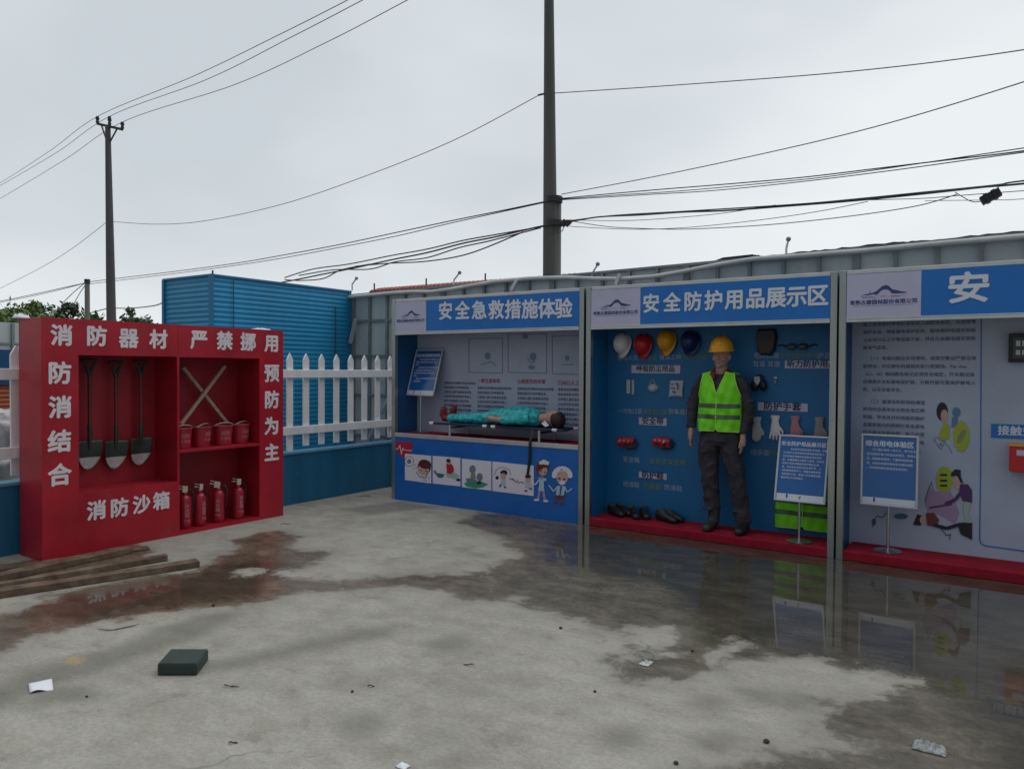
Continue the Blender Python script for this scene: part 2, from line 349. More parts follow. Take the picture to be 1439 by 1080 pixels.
dry = mixc(mth('MULTIPLY', rng(noise(115, 2, .5), .63, .70), .6), dry, (.10, .093, .08))
dry = mixc(mth('MULTIPLY', rng(nD, .58, .70), .45), dry, (.13, .12, .105))
dry = mixc(mth('MULTIPLY', rng(noise(85, 3), .61, .69), .5), dry, (.50, .49, .455))
dry = mixc(mth('MULTIPLY', sm_f, .55), dry, (.105, .10, .085)); dry = mixc(mth('MULTIPLY', mk_f, .6), dry, (.46, .30, .09))
vo = N(t, 'ShaderNodeTexVoronoi', feature='DISTANCE_TO_EDGE'); vo.inputs['Scale'].default_value = .42
wp = N(t, 'ShaderNodeVectorMath', operation='ADD'); t.links.new(geo.outputs['Position'], wp.inputs[0])
nw = N(t, 'ShaderNodeTexNoise'); nw.inputs['Scale'].default_value = 2.6; nw.inputs['Detail'].default_value = 7; t.links.new(geo.outputs['Position'], nw.inputs[0])
ws = N(t, 'ShaderNodeVectorMath', operation='SCALE'); ws.inputs[3].default_value = .55; t.links.new(nw.outputs['Color'], ws.inputs[0]); t.links.new(ws.outputs[0], wp.inputs[1]); t.links.new(wp.outputs[0], vo.inputs['Vector'])
crk = mth('MULTIPLY', rng(vo.outputs['Distance'], .0016, .0045, 1., 0.), rng(nA, .56, .66))
dry = mixc(mth('MULTIPLY', crk, .45), dry, (.06, .056, .048))
sx = N(t, 'ShaderNodeSeparateXYZ'); t.links.new(geo.outputs['Position'], sx.inputs[0])
brown = mixc(rng(sx.outputs[0], -4.2, -2.6), (.49, .40, .325), (.48, .45, .40))
brown = mixc(rng(nB, .55, .75), brown, (.60, .55, .49))
wetc = mixc(1., dry, brown, 'MULTIPLY')
wetc = mixc(mth('MULTIPLY', pool_f, .65), wetc, (.048, .043, .034))
mid = mixc(mth('MULTIPLY', damp_f, .22), dry, (.13, .12, .10))
wetc = mixc(rng(ns.outputs[0], .38, .66, .55, 0.), wetc, mixc(1., wetc, (.45, .42, .39), 'MULTIPLY'))
wetc = mixc(rng(nC, .52, .75, 0., .35), wetc, mixc(1., wetc, (1.7, 1.55, 1.4), 'MULTIPLY'))
t.links.new(mixc(wet_f, mid, wetc), b.inputs['Base Color'])
rw = mixc(wet_f, (.86,)*3, mixc(rng(nB, .35, .65), (.20,)*3, (.42,)*3)); rw = mixc(pool_f, rw, mixc(rng(nB, .4, .65), (.015,)*3, (.055,)*3))
t.links.new(rw, b.inputs['Roughness']); b.inputs['IOR'].default_value = 1.52
bp = N(t, 'ShaderNodeBump'); bp.inputs['Distance'].default_value = .006
hh = mth('ADD', mth('MULTIPLY', nD, .3), mth('ADD', nC, mth('MULTIPLY', nB, 1.5)))
t.links.new(hh, bp.inputs['Height']); t.links.new(mth('MULTIPLY', mth('SUBTRACT', 1., mth('MAXIMUM', pool_f, mth('MULTIPLY', wet_f, .7))), .35), bp.inputs['Strength'])
t.links.new(bp.outputs[0], b.inputs['Normal'])
me.materials.append(gm); go = bpy.data.objects.new('ground', me); COL.objects.link(go); go['kind'] = 'structure'

# ------------------------------------------------------------------ booths
D = 7.0; BD = .45
B3 = [(-6.55, -3.822), (-3.795, -1.335), (-1.318, 1.25)]
def wl(px, py, x0, off=0.): p = aty(px, py, D+BD-.004-off); return Vector((p.x-x0, p.y-D, p.z))
def fr(px, py, x0, y=-.012): p = aty(px, py, D+y); return Vector((p.x-x0, y, p.z))
UX, UZ = Vector((1,0,0)), Vector((0,0,1))
def booth(i, label, logo, title, tpx, tsize, tsx=1.):
    x0, x1 = B3[i]; w = x1-x0
    T = thing('display_booth', label, 'display booth', (x0, D, 0), 0, 'blue and white safety display booths in a row')
    for xa in (0, w-.055):
        m = MB(); m.box((xa, 0, 0), (xa+.055, .055, 2.5)); m.box((xa+.012, -.006, 1.2), (xa+.03, -.0005, 1.23)); m.build('post', STEEL, T, bevel=.004)
    m = MB(); m.box((.058, .004, 2.465), (w-.058, .05, 2.5)); m.box((.058, -.004, 2.055), (w-.058, .05, 2.085)); m.box((.058, -.008, 2.083), (w-.058, .0, 2.092)); m.build('crossbar', TRIM, T, bevel=.003)
    m = MB(); m.box((.058, 0, 2.0875), (w-.058, .03, 2.463)); ban = m.build('banner', BANNER, T)
    m = MB(); m.box((.06, -.003, 2.093), (.06+logo, -.0002, 2.462)); lg = m.build('logo_board', LOGO, ban)
    cx, cz = .06+logo/2, 2.30; s = logo/.53
    m = MB(); q = lambda x, z: (cx+x*s, -.0045, cz+z*s)
    top = [(-.165,-.020),(-.12,-.010),(-.085,-.004),(-.05,.008),(-.03,.026),(-.005,.048),(.02,.055),(.042,.046),(.055,.028),(.07,.018),(.095,.012),(.12,.002),(.165,-.006)]
    bot = [(.165,-.013),(.125,-.014),(.09,-.016),(.062,-.012),(.05,.005),(.035,.018),(.012,.022),(-.012,.014),(-.03,-.004),(-.045,-.02),(-.07,-.012),(-.10,-.018)]
    for k in range(12):
        j = len(bot)-k; a, b_ = top[k], top[k+1]; c_ = bot[max(0, j-2)] if j-2 >= 0 else bot[0]; d_ = bot[min(j-1, len(bot)-1)]
        m.poly([q(*a), q(*b_), q(*c_), q(*d_)] if k else [q(*a), q(*b_), q(*bot[10]), q(*bot[11])])
    m.poly([q(-.097, -.004), q(-.09, -.006), q(-.093, .022)])
    for k, (xa, xb) in enumerate(((-.16, -.07), (-.15, -.04), (.05, .15), (.06, .12), (-.02, .03))): m.poly([q(xa, -.030-.006*(k % 2)), q(xb, -.032-.006*(k % 2)), q(xb, -.034-.006*(k % 2)), q(xa, -.033-.006*(k % 2))])
    m.text('常熟古建园林股份有限公司', .0395*s, q(0, -.078), UX, UZ, .03, sx=1.02)
    m.poly([q(-.22, -.103), q(.22, -.103), q(.22, -.105), q(-.22, -.105)])
    m.build('logo_print', INKB, lg, fix=False)
    m = MB()
    for ch, p in zip(title, tpx): m.text(ch, tsize, fr(*p, x0, -.004), UX, UZ, .03, res=3, sx=tsx)
    m.build('lettering', LETTER, ban, fix=False)
    m = MB(); m.box((0, BD, 0), (w, BD+.02, 2.5)); back = m.build('back_panel', [POSTER if i != 1 else BLU_IN][0], T)
    for nm, xa in (('side_panel', .012), ('side_panel', w-.03)):
        m = MB(); m.box((xa, .058, 0), (xa+.018, BD-.002, 2.46)); m.build(nm, BLU_SIDE if i != 1 else BLU_IN, T)
    m = MB(); m.box((.004, .052, 2.466), (w-.004, BD-.002, 2.49)); m.build('roof', STEEL, T)
    if i:
        m = MB(); m.box((.056, .0, .002), (w-.056, BD-.002, .082)); m.build('carpet', CARPET, T, bevel=.006)
    return T, back
def lin(a, b_, n): return [(a[0]+(b_[0]-a[0])*k/(n-1), a[1]+(b_[1]-a[1])*k/(n-1)) for k in range(n)]
T1, back1 = booth(0, 'leftmost display booth with a blue counter and a dummy on a stretcher', .50, '安全急救措施体验', lin((626, 438.5), (792, 435), 8), .222)
T2, back2 = booth(1, 'middle display booth with bright blue back, helmets and a standing mannequin', .555, '安全防护用品展示区', lin((915, 428), (1149, 417), 9), .195, .95)
T3, back3 = booth(2, 'rightmost display booth with pale poster back, cut by the photo edge', .565, '安全用电', [(1361, 407), (1484, 399), (1610, 391), (1740, 383)], .255, 1.2)

# booth 1: counter
w1 = B3[0][1]-B3[0][0]; X1 = B3[0][0]
m = MB(); m.box((.057, 0, .0), (w1-.057, .02, .785)); cf = m.build('counter_front', COUNT, T1)
m = MB(); m.box((.057, -.006, .787), (w1-.057, .03, .838)); m.build('counter_trim', TRIM, T1, bevel=.003)
m = MB(); m.box((.032, .032, .80), (w1-.032, BD-.003, .834)); m.build('counter_top', CARPET, T1)
def C(px, py, k=0): return fr(px, py, X1, -.0025-.0012*k)
_ct = [0]
def kk(k): _ct[0] = (_ct[0]+1) % 95; return k+_ct[0]*.01
def quad(m, p, k, f=C):
    k = kk(k); m.poly([f(p[0], p[1], k), f(p[2], p[3], k), f(p[4], p[5], k), f(p[6], p[7], k)])
def blob(m, cx, cy, rx, ry, k, f=C, n=18, a0=0, a1=2*PI, rot=0.):
    pts = []; k = kk(k)
    for j in range(n):
        a = a0+(a1-a0)*j/(n if a1-a0 > 6.2 else n-1); x, y = rx*math.cos(a), ry*math.sin(a)
        pts.append(f(cx+x*math.cos(rot)-y*math.sin(rot), cy+x*math.sin(rot)+y*math.cos(rot), k))
    m.poly(pts)
def stroke(m, pts, wd, k, f=C):
    for (xa, ya), (xb, yb) in zip(pts, pts[1:]):
        k = kk(int(k)); d = math.hypot(xb-xa, yb-ya) or 1; ox, oy = -(yb-ya)/d*wd/2, (xb-xa)/d*wd/2
        m.poly([f(xa-ox, ya-oy, k), f(xb-ox, yb-oy, k), f(xb+ox, yb+oy, k), f(xa+ox, ya+oy, k)])
def ngon(m, pts, k, f=C):
    k = kk(k); m.poly([f(x, y, k) for x, y in pts])
c_ = {n: flat('print_'+n, v) for n, v in dict(red=(.42,.012,.04), white=(.72,.70,.80), skin=(.55,.36,.32), hair=(.10,.012,.02), black=(.015,.015,.025), teal=(.03,.14,.20), green=(.03,.30,.16), mint=(.34,.48,.44), slate=(.16,.19,.30), brown=(.15,.04,.03), coat=(.42,.55,.70), lime=(.36,.44,.03), purple=(.08,.03,.14), olive=(.22,.26,.12), sky=(.10,.22,.38), plum=(.36,.26,.42), rust=(.16,.035,.04)).items()}
m = MB(); m.use(c_['red'])
ngon(m, [(568,645),(557,633),(555,625),(558,620),(563,619),(567,622),(571,620),(577,620),(580,625),(579,633)], 0)
m.use(c_['white']); stroke(m, [(556,631),(560,630),(562,625),(564,638),(566,629),(568,632),(579,633)], .9, 1)
m.build('heart_print', None, cf, fix=False)
pics = [(569,637,606,640,606,679,569,674), (608,640,647,643,647,683,608,679), (649,644,690.5,648,690.5,689,649,684), (692,648,750,654,750,696.5,692,689.5)]
for k, p in enumerate(pics):
    m = MB(); m.use(c_['white']); quad(m, p, 0)
    if k == 0:
        m.use(c_['black'])
        for a in range(14): stroke(m, [(575+6.5*math.cos(a*PI/7), 648+7*math.sin(a*PI/7)), (575+6.5*math.cos((a+1)*PI/7), 648+7*math.sin((a+1)*PI/7))], .6, 1)
        m.use(c_['slate']); blob(m, 575, 648, 3, 3.2, 1)
        m.use(c_['black']); blob(m, 596, 656, 9.5, 10.5, 1); m.use(c_['skin']); blob(m, 595, 659, 8.2, 8, 2); m.use(c_['hair']); blob(m, 597, 652, 9, 6.5, 3, rot=.25)
        m.use(c_['black']); stroke(m, [(585,662),(589,669),(598,671),(601,664)], .9, 3); stroke(m, [(590,660),(593,661)], .8, 4); stroke(m, [(597,661),(601,662)], .8, 4)
        for a in ((582,652),(584,656),(581,657),(595,673),(598,674),(602,670)): stroke(m, [a, (a[0]+1.5, a[1]+2)], .8, 2)
    if k == 1:
        m.use(c_['teal']); ngon(m, [(609,662),(612,660),(613,664),(625,666),(622,671),(616,671)], 1)
        m.use(c_['mint']); ngon(m, [(626,664),(634,661),(646,668),(642,674),(628,670)], 1); m.use(c_['red']); ngon(m, [(627,652),(632,649),(637,655),(638,662),(633,666),(628,664)], 2)
        m.use(c_['skin']); blob(m, 631, 649, 2.4, 3.5, 3); m.use(c_['black']); blob(m, 630, 647, 3, 2.8, 4); blob(m, 644, 674, 3, 2, 2)
    if k == 2:
        m.use(c_['green']); ngon(m, [(652,679),(660,675),(676,676),(686,680),(680,684),(668,686),(655,683)], 1)
        m.use(c_['slate']); blob(m, 664, 659, 4.5, 5.8, 1); blob(m, 674, 670, 4.2, 5.8, 2); ngon(m, [(654,672),(666,671),(671,676),(656,677)], 2)
        m.use(c_['olive']); ngon(m, [(662,664),(667,664),(669,672),(661,672)], 2); m.use(c_['black']); blob(m, 673, 678, 3.2, 2.2, 3)
    if k == 3:
        m.use(c_['black']); blob(m, 698.5, 671, 2.4, 2.6, 1); blob(m, 708, 664, 5, 4, 1); m.use(c_['skin']); blob(m, 707, 669, 4, 4.5, 2)
        m.use(c_['coat']); ngon(m, [(704,673),(710,673),(711,681),(704,681)], 2); m.use(c_['black']); stroke(m, [(702,684),(704,680)], 1.8, 3); stroke(m, [(708,683),(711,685)], 1.8, 3)
        for a, b_ in (((716,672),(722,674)),((720,672),(726,678)),((726,674),(730,679)),((731,677),(737,678))): stroke(m, [a, b_], 1.1, 1)
        m.use(c_['plum']); stroke(m, [(694,668),(698,659),(706,656),(715,659),(718,667)], 1.1, 1)
        m.use(c_['skin']); blob(m, 742, 674, 4, 5, 2); m.use(c_['black']); blob(m, 742, 669, 4.2, 2.6, 3); m.use(c_['coat']); ngon(m, [(738,678),(747,679),(748,686),(738,685)], 2)
        m.use(c_['black']); stroke(m, [(737,689),(741,689.5)], 2, 3); stroke(m, [(743,686),(748,687)], 1.3, 3)
    m.build('picture_print', None, cf, fix=False)
m = MB()   # two plain cartoon medical figures
m.use(c_['brown']); blob(m, 762, 657, 9.5, 10.5, 1); m.use(c_['skin']); blob(m, 763, 661, 6.2, 7, 2); m.use(c_['white']); ngon(m, [(757,649),(764,645),(772,649),(771,653),(758,652)], 3)
m.use(c_['hair']); ngon(m, [(756,654),(764,652),(770,656),(764,657),(757,662)], 3); m.use(c_['black']); blob(m, 760, 662, .9, 1.4, 4); blob(m, 766, 663, .9, 1.4, 4); m.use(c_['red']); blob(m, 757.5, 646.5, .1, .1, 3)
m.use(c_['coat']); ngon(m, [(757,671),(764,671),(764.5,684),(765,690),(756,689),(758,680)], 2); m.use(c_['plum']); ngon(m, [(757,670),(763,669),(765,672),(759,673)], 3)
ngon(m, [(757,689),(760,689),(758,702),(754,702)], 1); ngon(m, [(762,690),(765,690),(768,703),(764,703)], 1); m.use(c_['white']); blob(m, 754, 702, 4, 1.6, 2); blob(m, 767, 703.5, 4, 1.6, 2)
stroke(m, [(757,674),(753,680),(749,680)], 1.6, 2); m.use(c_['coat']); blob(m, 765.5, 673.5, 2.6, 2, 3)
m.build('nurse_print', None, cf, fix=False)
m = MB(); m.use(c_['white'])
for a in range(11): blob(m, 790+11*math.cos(PI+a*PI/10), 668+10*math.sin(PI+a*PI/10), 3.6, 3.6, 1)
m.use(c_['skin']); blob(m, 790, 671, 8, 9.5, 2); m.use(c_['rust']); blob(m, 786, 672, 2, 1.4, 3); blob(m, 793, 673, 2, 1.4, 3); m.use(c_['white']); blob(m, 790, 678, 4.5, 3, 3); blob(m, 789, 659.5, 3.2, 2.6, 3); m.use(c_['slate']); blob(m, 789, 659.5, 1.4, 1.2, 4)
m.use(c_['coat']); ngon(m, [(783,682),(795,683),(792,696),(781,695)], 2); stroke(m, [(783,684),(778,690),(771,681)], 1.8, 2); stroke(m, [(794,685),(797,691),(804,686)], 1.8, 2); m.use(c_['teal']); ngon(m, [(787,683),(790,683),(788,695),(786,695)], 3)
m.use(c_['rust']); ngon(m, [(780,696),(793,697),(793,702),(779,701)], 1); blob(m, 781, 706, 3.6, 2, 1); blob(m, 790, 707, 3.6, 2, 1)
m.build('doctor_print', None, cf, fix=False)

# poster text on the booth backs
def W1(px, py, k=0): return wl(px, py, X1, .0012*k)
m = MB(); m.use(INKG)
for (xa, ya, xb, yb) in ((659,476,706,523), (714,470,768,523), (776,472,826,525)):
    stroke(m, [(xa, ya), (xb, ya-1), (xb, yb+1), (xa, yb), (xa, ya)], .6, 0, W1)
m.use(flat('pale_teal_print', (.14, .26, .36))); blob(m, 738, 472, 4, 4, 0, W1); blob(m, 749, 501, 4.5, 5.5, 0, W1); blob(m, 747, 516, 4.5, 3, 0, W1); stroke(m, [(741,503),(746,510),(752,507)], 1.3, 0, W1); blob(m, 685, 500, 4, 5, 0, W1); stroke(m, [(676,512),(690,508),(698,514)], 1.2, 0, W1); blob(m, 797, 503, 3, 4, 0, W1); stroke(m, [(790,512),(806,512)], 1.2, 0, W1)
m.build('picture_print', None, back1, fix=False)
para = '急救时应先判断伤员意识和呼吸\n轻拍双肩并大声呼喊伤者\n立即请人拨打急救电话求助\n让伤员平卧在坚硬的平面上\n解开衣领清除口内的异物\n双手重叠垂直向下按压胸部\n按压与吹气交替进行不间断\n直到医护人员到达现场为止'
for hx, hy, tx in ((671,535,'一般注意事项'), (727,536,'心肺复苏的步骤'), (784,538,'口对口人工呼吸')): m = MB(); m.text(tx, .056, wl(hx, hy, X1), UX, UZ, .025, 'LEFT'); m.build('heading_print', RED_TXT, back1, fix=False)
m = MB()
for hx, hy in ((671,543), (727,544), (784,545)): m.text(para, .036, wl(hx, hy, X1), UX, UZ, .02, 'LEFT', 1.55)
m.text(para, .036, wl(624, 536, X1), UX, UZ, .02, 'LEFT', 1.55)
m.build('text_print', INKG, back1, fix=False)

X2 = B3[1][0]
def W2(px, py, k=0): return wl(px, py, X2, .0012*k)
for tx, xa, ya, xb, yb, sz, h in (('呼吸防尘用品', 887.6, 512.5, 956, 525, .073, 1), ('安全带', 898, 585.5, 937, 598.5, .083, 1), ('防护鞋', 898, 661.5, 937, 674.5, .083, 1), ('防护手套', 1065, 564.5, 1135, 579, .088, 1), ('听力防护用品', 1103, 506, 1179, 518, .074, 1)):
    a, b_ = W2(xa, ya), W2(xb, yb); zc = (a.z+b_.z)/2; hh = abs(a.z-b_.z)/2*.93
    m = MB(); m.box((a.x, a.y-.003, zc-hh), (b_.x, a.y, zc+hh)); pl = m.build('name_plate', LOGO, back2)
    m = MB(); m.text(tx, sz, ((a.x+b_.x)/2, a.y-.0045, zc), UX, UZ, .03); m.build('lettering', INK, pl, fix=False)
def cap(name, mt, items):
    for tx, x, y, sz in items: m = MB(); m.text(tx, sz, W2(x, y), UX, UZ, .012); m.build(name, mt, back2, fix=False)
cap('caption_print', PALE_TXT, [('管理人员', 882, 503, .062), ('普通工种', 942, 502, .062), ('一次性口罩', 885, 578, .058), ('防毒面具', 955, 579, .062), ('安全绳', 887, 646, .066), ('绝缘鞋', 887, 681, .066), ('防滑鞋', 946, 686, .066), ('电焊口罩', 1077, 500, .062), ('护目镜', 1163, 500, .062), ('耳罩 耳塞', 1077, 512, .062), ('线手套', 1068, 636, .062)])
cap('caption_print', GRN_TXT, [('安全员', 912, 503, .062), ('特种作业', 978, 502, .062), ('活性炭口罩', 920, 579, .056), ('全身式安全带', 938, 649, .068), ('防砸鞋', 917, 684, .066), ('防冲击防护眼镜', 1122, 500, .05), ('胶手套', 1088, 637, .06)])

X3 = B3[2][0]; w3 = B3[2][1]-X3
def W3(px, py, k=0): return wl(px, py, X3, .0012*k)
m = MB(); m.use(BANNER); stroke(m, [(1379,443),(1378,660),(1376.5,758),(1379,764),(1386,766.5),(1600,796)], 1.6, 0, W3); m.build('border_print', None, back3, fix=False)
tx1 = '施工现场临时用电必须采用三级配电系统，采用接零\n保护系统，两级漏电保护系统，配电箱的电器安装板\n上必须分设工作零线端子板，并应与金属电器安装板\n做电气连接。'
tx2 = '　（一）电缆线路应采用埋地，或架空敷设严禁沿地\n面明设，并应避免机械损伤和介质腐蚀。Per Am,\n（L1、N）相线颜色标记必须符合规定，开关箱应装\n设隔离开关和漏电保护器，分断时能可靠保护触电人\n员，以及设备安全。'
tx3 = '　（二）潮湿场所和特别潮湿\n的场所应使用安全特低电压照\n明器，导电良好的地面和锅炉\n金属容器内的照明灯具电源电\n压不得大于安全值，电工必须\n持证上岗操作，发现有人触电\n应先断开电源，再进行抢救。'
m = MB()
m.text(tx1, .038, W3(1213, 453.5), UX, UZ, .012, 'LEFT', 1.83); m.text(tx2, .038, W3(1213, 501), UX, UZ, .012, 'LEFT', 1.83); m.text(tx3, .038, W3(1213, 561), UX, UZ, .012, 'LEFT', 1.83)
m.build('text_print', INKG, back3, fix=False)
m = MB()   # cartoon of a child with a plug, yellow burst
star = lambda cx, cy, rx, ry, n, s: [(cx+(rx if k % 2 else rx*s)*math.cos(PI*k/n), cy+(ry if k % 2 else ry*s)*math.sin(PI*k/n)) for k in range(2*n)]
m.use(c_['black']); blob(m, 1324, 578, 8, 13, 0, W3); m.use(c_['skin']); blob(m, 1327, 584, 5, 9, 1, W3); m.use(c_['lime']); ngon(m, [(1327,592),(1335,598),(1334,616),(1322,620),(1320,612)], 1, W3)
m.use(c_['sky']); blob(m, 1344, 579, 6, 7, 0, W3); ngon(m, [(1338,585),(1346,586),(1346,600),(1337,600)], 0, W3)
m.use(c_['lime']); ngon(m, star(1351, 613, 12, 23, 14, .84), 2, W3); m.use(c_['olive']); blob(m, 1351, 613, 4, 11, 3, W3, rot=.5)
m.use(c_['slate']); stroke(m, [(1312,617),(1322,631),(1328,620),(1316,614),(1312,617)], .9, 1, W3); stroke(m, [(1328,622),(1334,628),(1338,637)], .8, 1, W3); blob(m, 1322, 624, 1.5, 1.8, 2, W3)
m.use(c_['lime']); ngon(m, star(1327, 674, 12, 20, 13, .9), 0, W3); m.use(c_['black'])
for yy in (667, 675, 682): stroke(m, [(1321, yy), (1331, yy)], 3, 1, W3)
m.use(c_['plum']); ngon(m, [(1300,700),(1306,682),(1311,690),(1336,690),(1348,720),(1342,735),(1320,722),(1304,722)], 0, W3)
m.use(c_['black']); ngon(m, [(1336,665),(1342,659),(1350,660),(1350,668),(1354,680),(1349,676),(1345,668),(1337,669)], 3, W3)
m.use(c_['skin']); ngon(m, [(1342,668),(1348,670),(1350,684),(1345,688),(1340,680)], 2, W3); m.use(c_['purple']); ngon(m, [(1349,680),(1360,680),(1366,688),(1366,706),(1353,704),(1348,692)], 2, W3); stroke(m, [(1350,692),(1342,702),(1328,708)], 5, 3, W3); stroke(m, [(1306,713),(1338,708)], 2.2, 4, W3)
m.use(c_['mint']); ngon(m, [(1354,704),(1364,706),(1361,722),(1366,735),(1358,735),(1354,722)], 2, W3)
m.use(c_['black']); ngon(m, [(1283,737),(1289,722),(1296,724),(1294,738)], 1, W3); m.use(c_['skin']); blob(m, 1297, 730, 4.5, 6, 2, W3); m.use(c_['rust']); ngon(m, [(1301,721),(1312,720),(1320,730),(1316,740),(1303,738)], 2, W3)
m.use(c_['black']); stroke(m, [(1312,737),(1330,742),(1350,736),(1366,737)], 5, 3, W3); ngon(m, [(1346,738),(1366,734),(1366,758),(1350,750)], 3, W3); stroke(m, [(1322,742),(1330,752),(1336,750),(1334,758)], 1, 2, W3)
stroke(m, [(1300,706),(1304,690),(1309,677),(1312,690)], .7, 1, W3); stroke(m, [(1226,740),(1232,724),(1240,727),(1246,720)], 1, 1, W3); m.use(c_['teal']); blob(m, 1228, 733, 3, 5, 2, W3); blob(m, 1266, 725, 10, 4, 1, W3)
m.build('cartoon_print', None, back3, fix=False)
a, b_ = W3(1393, 595), W3(1560, 620)
m = MB(); m.box((a.x, a.y-.003, a.z-.115), (b_.x, a.y, a.z)); pl = m.build('name_plate', BANNER, back3)
m = MB(); m.text('接触式触电', .085, (a.x+.045, a.y-.0045, a.z-.058), UX, UZ, .03, 'LEFT'); m.build('lettering', LETTER, pl, fix=False)
# devices on the booth 3 wall
p = aty(1417, 509, D+BD); T = thing('meter_box', 'dark framed meter box mounted high on the pale poster wall', 'meter box', (p.x, D+BD, p.z))
m = MB(); m.box((0, -.07, 0), (.30, -.001, .235)); m.build('case', BLACK, T, bevel=.006)
m = MB(); m.box((.03, -.074, .03), (.27, -.0705, .2)); wn = m.build('window', mat('smoked_panel', (.05, .065, .07), .25), T)
for k in range(5):
    for za, zb in ((.06, .10), (.13, .175)):
        m = MB(); m.box((.05+.042*k, -.081, za), (.08+.042*k, -.0745, zb)); m.build('switch', SILV, wn)
p = aty(1418, 660, D+BD); T = thing('alarm_box', 'small red box with a yellow rim and white label on the poster wall', 'switch box', (p.x, D+BD, p.z))
m = MB(); m.box((0, -.13, 0), (.26, -.001, .205)); m.build('case', HRED, T, bevel=.008)
m = MB(); m.box((-.004, -.135, .2065), (.264, -.001, .224)); m.build('rim', HYEL, T, bevel=.003)
m = MB(); m.box((.05, -.132, .135), (.2, -.1305, .18)); m.build('plate', LOGO, T)

# ------------------------------------------------------------------ sign stands
def sign(label, bx, by, bz, ph, lean, head, body, hs, bs, lines, rz=0, yaw=0):
    T = thing('sign_stand', label, 'sign stand', (bx, by, bz), rz, 'silver framed poster stands on chrome poles')
    m = MB(); m.lathe([(.108,0),(.112,.008),(.10,.014),(.03,.02),(.016,.03)], 28); m.build('base', CHROME, T, smooth=40)
    m = MB(); m.tube([(0,0,.025),(0,0,ph+.06)], .012, 12); m.build('pole', CHROME, T, smooth=40)
    pw, pht = .225, .62; c = Vector((0, -.012, ph)); u = Vector((0, math.sin(lean), math.cos(lean))); n = Vector((0, -math.cos(lean), math.sin(lean)))
    F = lambda x, y, d: c+UX*x+u*y+n*d
    def slab(m, x0, y0, x1, y1, d0, d1):
        m.add([F(x0,y0,d0),F(x1,y0,d0),F(x1,y1,d0),F(x0,y1,d0),F(x0,y0,d1),F(x1,y0,d1),F(x1,y1,d1),F(x0,y1,d1)], [(3,2,1,0),(4,5,6,7),(0,1,5,4),(1,2,6,5),(2,3,7,6),(3,0,4,7)])
    m = MB(); fw = .019; slab(m, -pw, 0, pw, fw, 0, .016); slab(m, -pw, pht-fw, pw, pht, 0, .016); slab(m, -pw, fw, -pw+fw, pht-fw, 0, .016); slab(m, pw-fw, fw, pw, pht-fw, 0, .016)
    fo = m.build('frame', SNAP, T, bevel=.005)
    m = MB(); slab(m, -pw+fw, fw, pw-fw, pht-fw, .001, .006); m.use(mat('sign_blue', (.016, .13, .42), .09, var=.06, spec=.7)); m.mats = m.mats[-1:]; m.mi = [0]*len(m.f); po = m.build('poster', None, T)
    m = MB(); m.use(LETTER); slab(m, -pw+fw+.002, fw+.002, pw-fw-.002, fw+.052, .0065, .0072); m.use(INKB); slab(m, -.12, fw+.014, -.105, fw+.05, .0074, .0078); m.build('footer_print', None, po)
    m = MB(); m.text(head, hs, F(0, pht-.085, .0085), UX, u, .03); m.build('heading', LETTER, po, fix=False); m = MB(); m.text(body, bs, F(-pw+fw+.028, pht-.125, .0085), UX, u, .03, 'LEFT', lines); m.build('lettering', LETTER, po, fix=False)
    return T
s2 = '　　　安全防护用品是保护劳动者、在施\n工过程中免受伤害的必要装备其配备人\n员应按规定领取并检查防护用品完好\n度、正确佩戴后才能进入现场、总包项\n目部人员必须督促检查并做好记录，\n高、处作业必须系挂安全带严禁，上\n岗前接受教育学习，掌握正确使用要\n领及维护方法，发现人员未按规定佩\n戴应停止作业并改正。'
s3 = '　　为了提升用电一线工人，电气安全\n意识和防护能力特设此体验区，体验人\n员、模拟触电感受，了解用电危险性\n质、从而自觉遵守用电安全操作规程\n，达到预防触电事故发生的目的。'
s1 = '　　通过急救措施体验使施工人员\n掌握心肺复苏及止血包扎等急救\n知识\n　　当现场发生意外伤害时能够第\n一时间采取正确的急救方法，为\n伤者赢得宝贵抢救时间降低伤亡\n后果。\n　　体验人员应按照要求动作操作\n，爱护器材。'
sign('silver framed sign stand on the red booth floor beside the standing mannequin', -1.655, 7.13, .082, .36, R(16), '安全防护用品展示区', s2, .0445, .0215, 1.55)
sign('upright sign stand at the left end of the pale poster booth floor', -.935, 7.20, .082, .39, R(2), '综合用电体验区', s3, .054, .0225, 1.75)
sign('sign stand on the counter beside the dummy on the stretcher', -6.28, 7.24, .834, .46, R(18), '安全急救措施体验区', s1, .044, .026, 1.4)

# ------------------------------------------------------------------ stretcher and lying dummy
T = thing('stretcher', 'low navy canvas stretcher on short legs on the booth counter', 'stretcher', (-5.02, 7.22, .836))
m = MB(); n_ = 12
rg = []
for k in range(n_+1):
    x = -.86+1.74*k/n_
    rg.append([(x,-.155,.146),(x,0,.128),(x,.155,.146),(x,.155,.138),(x,0,.119),(x,-.155,.138)])
m.loft(rg); m.build('canvas', NAVY, T, smooth=30)
for s in (-1, 1):
    m = MB(); m.tube([(-.94, .165*s, .142), (.93, .165*s, .142)], .015, 10); m.build('rail', NAVY, T, smooth=40)
    for x in (-.64, .62):
        m = MB(); m.tube([(x, .165*s, .13), (x, .165*s, 0)], .014, 10); m.build('leg', SILV, T, smooth=40)
    for x in ((-.92, .30-.30, -.12, .82) if s < 0 else (-.9, .9)):
        m = MB(); m.tube([(x-.03, .165*s, .142), (x+.03, .165*s, .142)], .0175, 10); m.build('clip', PVC, T, smooth=40)
for x in (-.64, .62):
    m = MB(); m.bar((x, -.15, .1), (x, .15, .1), .018, .018); m.build('crossbar', IRON, T)
